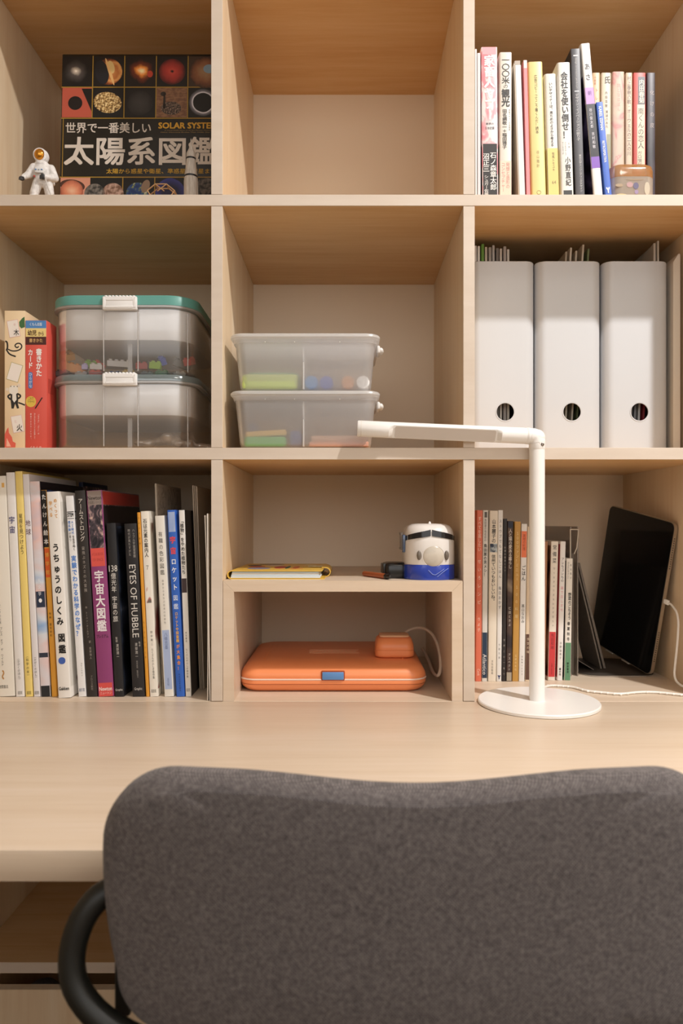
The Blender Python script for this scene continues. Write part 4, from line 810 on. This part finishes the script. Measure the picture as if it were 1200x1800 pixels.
# ================================================================ frosted boxes in the middle
FR = clear_mat('frosted_plastic', 'f0eeee', .70, .35, .1, .5); FRR = clear_mat('frosted_rim', 'f2f0ee', .3, .3, .2, .5)
def pp_box(label, zb, hh):
    o = root('frosted_box', (-73, 10, zb), label, 'storage box', 'frosted storage boxes')
    T0, T1, Bt = -126, 126, 8; dp = 250
    def pl(f, d, r): return rrect(T0 + Bt * (1 - f) + d, T1 - Bt * (1 - f) - d, 6 * (1 - f) + d, dp - 6 * (1 - f) - d, r, 8)
    MB().loft([ring(pl(0, 7, 14), 1), ring(pl(0, 2, 18), 3), ring(pl(0, 0, 18), 9), ring(pl(1, 0, 20), hh - 8), ring(pl(1, 1.6, 18), hh - 8), ring(pl(0, 1.6, 16), 9), ring(pl(0, 7, 12), 3)]).build('body', FR, o, sm=50)
    MB().loft([ring(pl(1, 0, 20), hh - 17), ring(pl(1, -2, 21), hh - 16.5), ring(pl(1, -3.5, 22), hh - 10)], False, False).build('collar', FR, o, sm=50)
    MB().loft([ring(pl(1, -3, 22), hh - 10), ring(pl(1, -7.5, 24), hh - 7), ring(pl(1, -7.5, 24), hh - 3.5), ring(pl(1, -5, 23), hh - 1), ring(pl(1, 8, 18), hh - .6), ring(pl(1, 9, 18), hh - 3)]).build('lid', FRR, o, sm=50)
    MB().box(-4, -1, 3, dp - 8, 3, hh - 18, .6).build('partition', FRR, o)
    for px in (-70, -18, 62): MB().box(px - .8, px + .8, -2.4, 0, hh - 16, hh - 9).build('rim_rib', FRR, o, sm=0)
    lt = MB().box(128, 134.5, 20, 60, hh - 30, hh - 16, 3, 2); lt.ell((136, 40, hh - 23), (5.5, 14, 6.5), 14, 10)
    lt.build('latch', M('e2deda', .4), o, sm=50); return o
pp_box('lower frosted storage box with yellow and green things inside', SH2 + .2, 102)
pp_box('upper frosted storage box with coloured pen ends showing', SH2 + 102.4, 101)
fz1, fz2 = SH2 + 4, SH2 + 106.6
def blockthing(name, label, cat, x0, x1, y0, y1, z0, z1, c, b=2, rot=None, grp=None):
    o = MB().box(-(x1 - x0) / 2, (x1 - x0) / 2, 0, y1 - y0, 0, z1 - z0, b, 3).build(name, M(c, .5)); return tag(place(o, (x0 + x1) / 2, y0, z0, rot), label, cat, grp)
blockthing('pencil_case', 'pale yellow-green soft case in the upper frosted box', 'case', -186, -86, 17, 60, fz2, fz2 + 27, 'cfe08a', 6)
blockthing('pencil_case', 'mint green case behind the yellow-green one in the upper frosted box', 'case', -184, -86, 64, 120, fz2, fz2 + 40, '8fd0a0', 8)
for i, (x, c, nm) in enumerate(((-62, '5d9bd8', 'light blue'), (-35.5, '3f60c8', 'royal blue'), (3, 'd69a68', 'tan'), (30, 'f2f0ee', 'white'))):
    o = root('marker_pen', (x, 20 + (8 if i == 1 else 0), fz2 + 12.2 + (1 if i == 1 else 0)), '%s round pen end in the upper frosted box' % nm, 'pen', 'pens in the upper frosted box')
    MB().lathe([(.5, 0), (11, 0), (12, 1.5), (12, 40), (.5, 40)], 24, axis='y').build('cap', M(c, .4), o); MB().lathe([(11, 40.2), (11, 150), (4, 156)], 24, axis='y').build('barrel', M('dad6d0', .5), o)
blockthing('pencil_case', 'green soft case at the bottom of the lower frosted box', 'case', -182, -107, 18, 80, fz1, fz1 + 18, '5fc878', 5)
blockthing('pencil_case', 'yellow case lying on the green one in the lower frosted box', 'case', -180, -106, 20, 80, fz1 + 18.6, fz1 + 29, 'e8c26a', 3.5, (0, -.06, 0))
blockthing('pencil_case', 'blue case in the lower frosted box beside the partition', 'case', -102, -80, 30, 130, fz1, fz1 + 30, '4f6fc0', 6)
blockthing('pencil_case', 'blue-grey object in the rear corner of the lower frosted box', 'case', -184, -168, 90, 120, fz1, fz1 + 52, '5a70a8', 4)
blockthing('notebook', 'pinkish notebook lying in the lower frosted box', 'notebook', -66, 40, 18, 190, fz1, fz1 + 9, 'e0a890', 1.5)
blockthing('notebook', 'pale peach notebook on top of the pinkish notebook', 'notebook', -62, 38, 24, 180, fz1 + 9.3, fz1 + 20, 'e3bca2', 1.5)

# ================================================================ white file boxes
FB = M('c8c9cb', .22, 0, .5)
yb = .0958 * F
def file_box_mesh():
    w = 126.5; d = 285; hh = 372.0
    out = rrect(0, w, 0, d, (6, 6, 20, 20), 8); inn = rrect(2.6, w - 2.6, 2.6, d - 2.6, (4, 4, 17.5, 17.5), 8)
    mb = MB().loft([ring(rrect(1, w - 1, 1, d - 1, (6, 6, 20, 20), 8), .2), ring(out, 1.2), ring(out, hh - 1), ring(rrect(.8, w - .8, .8, d - .8, (6, 6, 19, 19), 8), hh), ring(rrect(1.8, w - 1.8, 1.8, d - 1.8, (4, 4, 18, 18), 8), hh), ring(inn, hh - 1), ring(inn, 3)])
    me = bpy.data.meshes.new('t'); me.from_pydata([Vector(v) * U for v in mb.v], [], mb.f)
    b = bmesh.new(); b.from_mesh(me); bmesh.ops.recalc_face_normals(b, faces=b.faces[:]); b.to_mesh(me); b.free()
    o = bpy.data.objects.new('t', me); COL.objects.link(o)
    cm = MB().lathe([(17, -10), (17, 10)], 40, (68, 0, 81.5), 'y'); me2 = bpy.data.meshes.new('c'); me2.from_pydata([Vector(v) * U for v in cm.v], [], cm.f)
    b = bmesh.new(); b.from_mesh(me2); bmesh.ops.recalc_face_normals(b, faces=b.faces[:]); b.to_mesh(me2); b.free()
    c = bpy.data.objects.new('c', me2); COL.objects.link(c)
    md = o.modifiers.new('b', 'BOOLEAN'); md.object = c; md.operation = 'DIFFERENCE'; md.solver = 'EXACT'
    bpy.context.view_layer.update(); dg = bpy.context.evaluated_depsgraph_get()
    r = bpy.data.meshes.new_from_object(o.evaluated_get(dg)); bpy.data.objects.remove(o); bpy.data.objects.remove(c)
    r.name = 'shell'; r.materials.clear(); r.materials.append(FB); r.shade_smooth(); r.set_sharp_from_angle(angle=math.radians(35)); return r
FBM = file_box_mesh()
rg = MB().lathe([(16.8, -.5), (18.6, -.7), (18.8, .2)], 40, (68, 0, 81.5), 'y', False)
FX = (238.5, 367, 497)
for X, lab in zip(FX, ('white file box against the left divider of its compartment', 'white file box in the middle of three', 'white file box nearest the right side panel')):
    o = root('file_box', (X, yb, SH2), lab, 'file box', 'white file boxes')
    s_ = bpy.data.objects.new('shell', FBM); COL.objects.link(s_); s_.parent = o
    rg.build('hole_rim', FB, o)
def sheet(x, y0, dp, hh, th, c, label, lean=0., cat='document', grp='documents in the file boxes', slope=0):
    poly = [(0, 0), (dp, 0), (dp, hh - slope), (0, hh)]
    o = MB().extrude(poly, 'x', 0, th).build('document', M(c, .6)); return tag(place(o, x, y0, SH2 + 3.6, (0, lean, 0)), label, cat, grp)
cl = ['8d8076', 'e8e4de', 'f0eeea', '6a9a3c', 'c9bfae', 'a39c94', 'b9b6b2', '77706a', 'c9c0b4', 'a8a09a', 'cfc8bd']
nm = ['taupe', 'white', 'bright white', 'green', 'beige', 'grey', 'pale grey', 'dark grey', 'light beige', 'mid grey', 'ivory']
for i in range(11): sheet(243 + i * 7.2, yb + 22, 235, 412 - (5 if i % 3 else 0) - i * .8, 4.2 + (i % 2), cl[i], '%s document edge standing in the file box by the divider' % nm[i])
for i, (x, ln, hh, c) in enumerate(((406, .06, 396, 'b5a690'), (414, .062, 404, 'd3c9b8'), (424, .064, 398, 'c4b8a4'), (436, .066, 410, 'cfc3b0'), (446, .068, 402, '6f7a52'))):
    sheet(x, yb + 24, 230, hh, 3.4, c, '%s document leaning in the middle white file box' % ('tan', 'cream', 'sand', 'pale tan', 'olive')[i], ln)
for i, (x, c) in enumerate(((552, 'e6e0da'), (560, '8c8c90'), (568, 'dcd8d4'), (577, 'a83c44'))): sheet(x, yb + 24, 230, 340 - i * 6, 3.6, c, '%s booklet inside the file box nearest the side panel' % ('white', 'grey', 'off-white', 'red')[i], .05)
sheet(602, yb + 24, 215, 412, 4, 'cfc6b8', 'pale folder rising with a slanted top in the file box nearest the side panel', .0, slope=40)
sheet(609, yb + 22, 215, 416, 2.6, 'd9d2c6', 'ivory divider sheet standing tall in the file box nearest the side panel')
o = MB().extrude([(629, 0), (642.5, 0), (642.5, 384), (640, 386), (629, 369)], 'y', 0, 240).build('paper_folder', M('e2d9cc', .5))
tag(place(o, 0, yb - 2, SH2 + .2), 'narrow cream folder with a peaked top against the right side panel', 'folder')

# ================================================================ on the riser: picture book, train, case, marker
PB = root('picture_book', ((398 - 608) * 1.03 + 1.5, 36, RISE), 'thin yellow picture book with a wrap-around clasp lying on the riser', 'book', None, (0, 0, -.012))
YM = M('e2b94e', .4); wB, dB, hB = 186.0, 215.0, 16.0
MB().extrude([(8, 0), (176, 0), (176, 1.6), (8, 1.6), (4, 3), (2, 5.5), (2, 10.5), (4, 13.2), (8, 14.4), (172, 14.4), (172, 16), (8, 16), (2.6, 14.2), (.2, 11), (.2, 5), (2.6, 1.8)], 'y', 0, dB).build('cover', YM, PB, sm=50)
mbw = MB()
arc = [(172, 0)] + [(176 + 9 * math.sin(a), 9 - 9 * math.cos(a)) for a in [math.pi * i / 10 for i in range(11)]] + [(168, 18)]
ins = [(p[0] - (1.2 if p[0] > 176 else 0), p[1] + (1.2 if p[1] < 9 else -1.2)) for p in arc]
MB().extrude(arc + ins[::-1], 'y', 60, dB - 60).build('flap', YM, PB, sm=50)
MB().box(140, 168, 95, 120, 16.8, 18.2, .5).build('clasp', M('d9c89a', .4), PB)
for i in range(4): MB().box(6 + i * .8, 168 - i, 2 + i * .4, dB - 3, 2 + i * 3, 4.8 + i * 3, .5).build('page_board', M(('dfe6ea', 'cfdde6', 'e6e4de', 'c6d6de')[i], .5), PB)
for x, y, rx, ry, c in ((50, 60, 22, 26, '7a7896'), (40, 110, 16, 20, 'c05a3a'), (88, 90, 12, 40, 'b8493c'), (102, 90, 4, 44, '3c5a48'), (118, 90, 6, 40, 'd07040'), (30, 150, 14, 20, '4a4440'), (70, 150, 18, 22, 'd0b8a0'), (120, 50, 14, 12, 'd88a4a'), (60, 190, 26, 12, '5a4a38'), (140, 170, 12, 22, 'e6cf8c')):
    MB().extrude([(x + rx * math.cos(i * .4488), y + ry * math.sin(i * .4488)) for i in range(14)], 'z', 16.02, 16.2).build('cover_print', M(c, .45), PB, sm=0)
# train head
TR = root('toy_train', ((757 - 608) * 1.02, 13, RISE), 'white bullet train nose toy with blue base and black windscreen', 'toy train', None, (0, 0, 0.0))
hw, dpT = 46.0, 105.0
def tring(hw_, r, z, y0=0., y1=dpT): return ring(rrect(-hw_, hw_, y0, y1, (10, 10, r, r), 10), z)
BLUE = M('2440a8', .25, coat=.4); TW = M('e4dfda', .3, coat=.3)
MB().loft([tring(45, 40, .2), tring(46.5, 40, 1.2), tring(46.5, 40, 26), tring(45, 40, 27)]).build('base', BLUE, TR, sm=45)
MB().loft([tring(45, 39, 27.1, .6), tring(45.4, 39, 30), tring(45.4, 39, 60), tring(45, 39, 74, .6), tring(43.8, 38, 84, 2), tring(41.5, 36, 91, 5), tring(37, 32, 96.5, 10), tring(30, 26, 99.6, 17), tring(20, 18, 100.6, 28)]).build('body', TW, TR, sm=60)
def shell_patch(f0, f1, zlo, zhi, off, m, name):
    """strip that follows the body from the middle outwards; f in arc length to either side of the nose"""
    P0 = rrect(-45.4 - off, 45.4 + off, -off, dpT, (10, 10, 39, 39), 24); n = len(P0); L_ = [0]; i0 = None
    seq = [Vector(p) for p in P0]; k0 = min(range(n), key=lambda i: abs(seq[i].x) + 1e3 * max(0, seq[i].y - 1))
    # walk the outline densely
    dense = []
    for i in range(n):
        a, b = seq[i], seq[(i + 1) % n]; q = max(1, int((b - a).length / 1.0))
        for j in range(q): dense.append(a.lerp(b, j / q))
    front = min(range(len(dense)), key=lambda i: (dense[i].y > 1, abs(dense[i].x)))
    mb = MB(); N = 24; top, bot = [], []
    for i in range(N + 1):
        s = f0 + (f1 - f0) * i / N; d = dense[(front + int(round(s))) % len(dense)]; 
        zl, zh = zlo(s), zhi(s); sh = max(0, (zh - 74)) * .10
        bot.append((d.x, d.y, zl)); top.append((d.x * (1 - .0012 * sh), d.y + sh * (1 if d.y < 30 else 0), zh))
    mb.loft([bot, top], False, False, closed=False); return mb.build(name, m, TR, sm=60)
lo = lambda s: 78.5 - .19 * abs(s); hi = lambda s: 90 - .26 * abs(s)
GLS = M('17161a', .12)
for a, b in ((-38, -1), (1, 38), (-45, -40), (40, 45), (-54, -47), (47, 54)): shell_patch(a, b, lo, hi, .5, GLS, 'window')
nz = MB(); nz.ell((3, 1.5, 42.5), (19, 4.6, 19), 28, 16).build('nose_cover', noise_mat('nose_plastic', [(.4, 'bdb4a6'), (.6, 'cbc2b4')], (60, 60, 60), 2, .2), TR, sm=60)
MB().lathe([(18.4, 1.5), (19.6, .6), (19.8, 2)], 36, (3, -.4, 42.5), 'y', False).build('nose_ring', TW, TR)
for x in (-22, 27): MB().ell((x, 3.0 if x < 0 else 4.4, 44), (4.2, 3.6, 8.6), 18, 12).build('headlight', M('6f665c', .25), TR, sm=60)
MB().lathe([(3, 100.3), (2, 103), (.8, 104.4), (.2, 104.6)], 14, (0, 32, 0)).build('antenna', TW, TR)
MB().box(-47.6, -45.2, 30, 52, 48, 80, 3, 2).build('side_window', M('5a6a86', .2), TR)
sd = MB(); sd.box(-50.5, -45, 60, 64, 52, 84, .8); sd.box(-50.5, -45, 84, 88, 52, 84, .8); sd.box(-51.5, -49, 60, 88, 80, 84, .8); sd.box(-51.5, -49, 60, 88, 52, 56, .8)
sd.build('side_handle', M('8a8078', .4), TR)
for i, P_ in enumerate(([(-6, -.8, 18), (4, -1, 8), (14, -.6, 14), (22, .5, 20)], [(10, -.8, 6), (22, .6, 16), (30, 3, 21)])): MB().tube(P_, .5, 6, 1).build('base_line', M('8fa2e0', .2), TR)  # thin pale blue lines drawn across the base
# black case and marker
PC = root('glasses_case', (93, 66, RISE), 'glossy black case lying beside the train toy', 'case', None, (0, 0, .1))
MB().loft([ring(rrect(-19, 19, -14, 40, 6, 5), .3), ring(rrect(-20.5, 20.5, -15, 41, 7, 5), 4), ring(rrect(-21.5, 21.5, -14, 41, 8, 5), 22), ring(rrect(-20, 20, -12, 39, 8, 5), 27.5), ring(rrect(-15, 15, -7, 34, 7, 5), 29)]).build('shell', M('171718', .2), PC, sm=60)
MB().box(-25.5, -20, -4, 26, 8, 27, 1.6, 2).build('end_clip', M('2a2826', .35), PC)
MK = root('marker_pen', (62, 56, RISE + 5.2), 'copper orange marker with a black tip in front of the black case', 'pen', None, (0, 0, math.radians(116.5)))
MB().lathe([(.4, -22), (4.6, -21.6), (5, -20), (5, 60), (.4, 60)], 20, axis='x').build('barrel', M('a85a36', .35, .2), MK)
MB().lathe([(5.1, -28), (5.2, -22.2), (.4, -22.1)], 20, axis='x').build('collar', M('231f1d', .3), MK)
MB().lathe([(1, -40), (3, -39), (3.8, -34), (4.4, -28.1), (.4, -28)], 20, axis='x').build('tip', M('1c1a19', .25), MK)

# ================================================================ orange toy laptop and mouse
OM = noise_mat('orange_plastic', [(.3, 'f4945f'), (.7, 'f69863')], (5, 5, 5), 1, .35)
LP = root('toy_laptop', ((585 - 608) * 1.05 + 0, 66, DESK), 'orange toy laptop with a blue latch lying closed under the riser', 'toy laptop')
lw, ld = 175.0, 295.0
def lr(d, z, f=0): return ring(rrect(-lw + d, lw - d, d + f, ld - d, 34 - d * .4, 8), z)
MB().loft([lr(26, .4), lr(10, 2), lr(3, 9), lr(.6, 16), lr(0, 21.5), lr(1, 23.2)]).build('base_shell', OM, LP, sm=60)
MB().loft([lr(-.6, 22.9), lr(-1, 24.2), lr(-.6, 25.6)]).build('seam', M('f6dccb', .4), LP)
MB().loft([lr(1, 25.4), lr(.2, 27), lr(1.5, 34), lr(6, 42), lr(13, 48, 6), lr(24, 51, 18), lr(34, 52, 30)]).build('lid_shell', OM, LP, sm=60)
for z0, z1, d in ((15.4, 16.2, .3),): MB().loft([lr(.2, 14.6), lr(.2, 15.4)], False, False).build('groove', M('9a4420', .5), LP)
MB().box(-22, 22, -1.8, 10, 22.5, 40, 2, 2).build('latch_recess', M('a34c26', .4), LP); MB().box(-20, 20, -3.6, 8, 24, 38.5, 1.8, 2).build('latch', M('5f8fc8', .35), LP)
pr = MB()
for i in range(9):
    z0 = 52.05; x = -50
for (yy, a, b) in ((118, -52, 18), (118, 22, 50), (124, -20, 50), (134, -50, -44), (134, -20, 44), (146, -30, 48), (152, -52, 10), (158, -50, 50)): pr.box(a, b, yy, yy + 1.6, 52.05, 52.3)
for i in range(14):
    a = i / 14 * 2 * math.pi; b = (i + 1) / 14 * 2 * math.pi
for i in range(11): pr.box(-46 + i * 8.5, -41 + i * 8.5, 139, 143, 52.05, 52.3)
pr.tube([(-34 + 16 * math.cos(i * .5236), 130 + 11 * math.sin(i * .5236), 52.15) for i in range(13)], .7, 6)
pr.build('lid_marking', M('eab48e', .5), LP, sm=0)
MB().box(-lw + 40, -lw + 43, 60, 230, 51.5, 52.6, .4).build('lid_ridge', OM, LP); MB().box(lw - 43, lw - 40, 60, 230, 51.5, 52.6, .4).build('lid_ridge', OM, LP)
MS = root('toy_mouse', ((694 - 608) * 1.1, 66 + 62, DESK + 52.4), 'orange toy computer mouse with a pale button on the orange laptop', 'toy mouse')
def mr(d, z, f=0): return ring(rrect(-38 + d, 38 - d, 0 + d + f, 70 - d, 15, 6), z)
MB().loft([mr(4, .2), mr(.6, 2), mr(0, 6), mr(.6, 14)]).build('base_shell', OM, MS, sm=60)
MB().loft([mr(.9, 14.2), mr(.6, 15), mr(1, 24, 1), mr(4, 34, 4), mr(8, 38, 9), mr(14, 39, 16)]).build('top_shell', OM, MS, sm=60)
MB().loft([ring(rrect(-29, 29, 13, 60, 8, 5), 38.4), ring(rrect(-29, 29, 14, 60, 8, 5), 40.6), ring(rrect(-27, 27, 17, 58, 7, 5), 41.6)]).build('button', M('eab890', .4), MS, sm=60)
def lp(px, py, t): return ((px - 608) * (1 + t) - (694 - 608) * 1.1, t * F - 128, (917 - py) * (1 + t) - DESK - 52.4)
cb = [(4, 69, 20), lp(704, 1118, .19), lp(718, 1107, .2), lp(738, 1102, .2), lp(757, 1110, .18), lp(768, 1130, .15), lp(774, 1155, .12), lp(774, 1180, .1), lp(769, 1190, .095), lp(760, 1182, .13), lp(752, 1158, .22), lp(742, 1140, .28)]
MB().tube(cb, 3.3, 10, 3).build('cable', M('e8d6c2', .45), MS, sm=60)

# ================================================================ tablet, stand and document case
TS = root('tablet_stand', (560, 205, DESK), 'dark grey fold-up tablet stand on the desk beside the cookbooks', 'tablet stand')
GRY = noise_mat('grey_leatherette', [(.35, '6e645a'), (.65, '7d7268')], (300, 300, 300), 3, .6, .2)
DG = M('4a433c', .5)
MB().loft([ring(rrect(-76, 76, 0, 190, 34, 8), .2), ring(rrect(-76, 76, 0, 190, 34, 8), 3.2)]).build('base_plate', DG, TS)
MB().loft([ring(rrect(-77, 77, -1, 191, 35, 8), .9), ring(rrect(-77, 77, -1, 191, 35, 8), 2.3)], False, False).build('base_edge', M('b3a798', .4), TS)
def slab(P0, P1, th, y0, y1, name, m):
    """leaning sheet: lower and upper edge in x,z, thickness to the right"""
    MB().extrude([P0, P1, (P1[0] + th, P1[1] + .6), (P0[0] + th, P0[1] + .6)], 'y', y0, y1).build(name, m, TS, sm=0)
slab((-21, 4), (-74, 226), 3, 62, 180, 'folded_panel', GRY)
slab((-13, 4), (-68, 228), 4.5, 66, 182, 'folded_panel', GRY)
slab((-40, 4), (-76, 26), 2, 52, 178, 'folded_panel', GRY)
MB().tube([(60, 26, 2), (71, 26, 4), (76, 24, 14), (76, 20, 30), (74, 16, 48)], 2.4, 8, 2).build('support_bend', DG, TS)
BRv, ev, bv = Vector((612, 190, DESK + 5)), Vector((28, -52, 308)), Vector((-52, 212, 20))
ez, ex_ = ev.normalized(), bv.normalized(); bv = (bv - ez * bv.dot(ez)); wT = 222.0; hT = ev.length; ex_ = bv.normalized(); ny = ez.cross(ex_)  # facing left/front
TB = root('tablet', (0, 0, 0), 'tablet with a black screen leaning against the right side panel', 'tablet')
Mx = Matrix(((ex_.x, ny.x, ez.x, BRv.x * U), (ex_.y, ny.y, ez.y, BRv.y * U), (ex_.z, ny.z, ez.z, ZE + BRv.z * U), (0, 0, 0, 1)))
TB.matrix_world = Mx
ALU = M('b9aea0', .35, .8)
# local: x along the lower edge into the shelf, y out of the screen, z up the near edge
MB().extrude(rrect(0, wT, 0, hT, 14, 6), 'y', -7.5, -.4).build('body', ALU, TB, sm=40)
MB().extrude(rrect(1.5, wT - 1.5, 1.5, hT - 1.5, 13, 6), 'y', -.4, .3).build('screen', M('0b0b0c', .12), TB, sm=40)
for z0 in (30, hT - 92):
    for i in range(14): MB().box(-.4, .3, -5.2, -2.8, z0 + i * 4.6, z0 + i * 4.6 + 2.4, .2).build('speaker_slot', M('4a433c', .5), TB, sm=0)
MB().box(-14, -.2, -6.6, -1.6, hT * .5 - 5, hT * .5 + 5, 1.8, 2).build('plug', M('eeeae4', .4), TB)
MB().tube([(-14, -4, hT * .5), (-24, -4, hT * .5 - 1), (-50, -2, hT * .5 - 14), (-66, 4, hT * .5 - 60), (-74, 8, 60), (-80, 10, 26), (-110, 12, 22), (-150, 6, 29)], 2.2, 8, 2).build('charging_cable', M('eeeae4', .4), TB)
for u_ in (70, 130): MB().box(u_, u_ + 26, -4, 2, -2.4, -.2, .6).build('stand_clip', M('cfc8be', .3, .5), TB)
DC = root('document_case', (458, 212, DESK), 'grey translucent document case standing behind the last cookbooks', 'document case')
MB().box(0, 3, 0, 205, .3, 306, .6).build('side_sheet', clear_mat('case_plastic', '9a8878', .62, .2, .3, .4), DC); MB().box(14, 17, 0, 205, .3, 306, .6).build('side_sheet', clear_mat('case_plastic_b', '9a8878', .62, .2, .3, .4), DC)
MB().box(3.2, 13.8, 20, 200, .5, 250).build('papers', M('8a7f74', .6), DC)
fr = MB()
for P_ in ([(0, -1, 300), (17, -1, 300)], [(17, -1, 300), (13, -1, 262)], [(13, -1, 262), (8, -1, 250)], [(0, -1, 300), (0, -1, 235)]): fr.tube([(a, b, c) for a, b, c in P_], 1.2, 8)
fr.build('clip_edge', M('cbbfae', .35), DC)

run_letters()
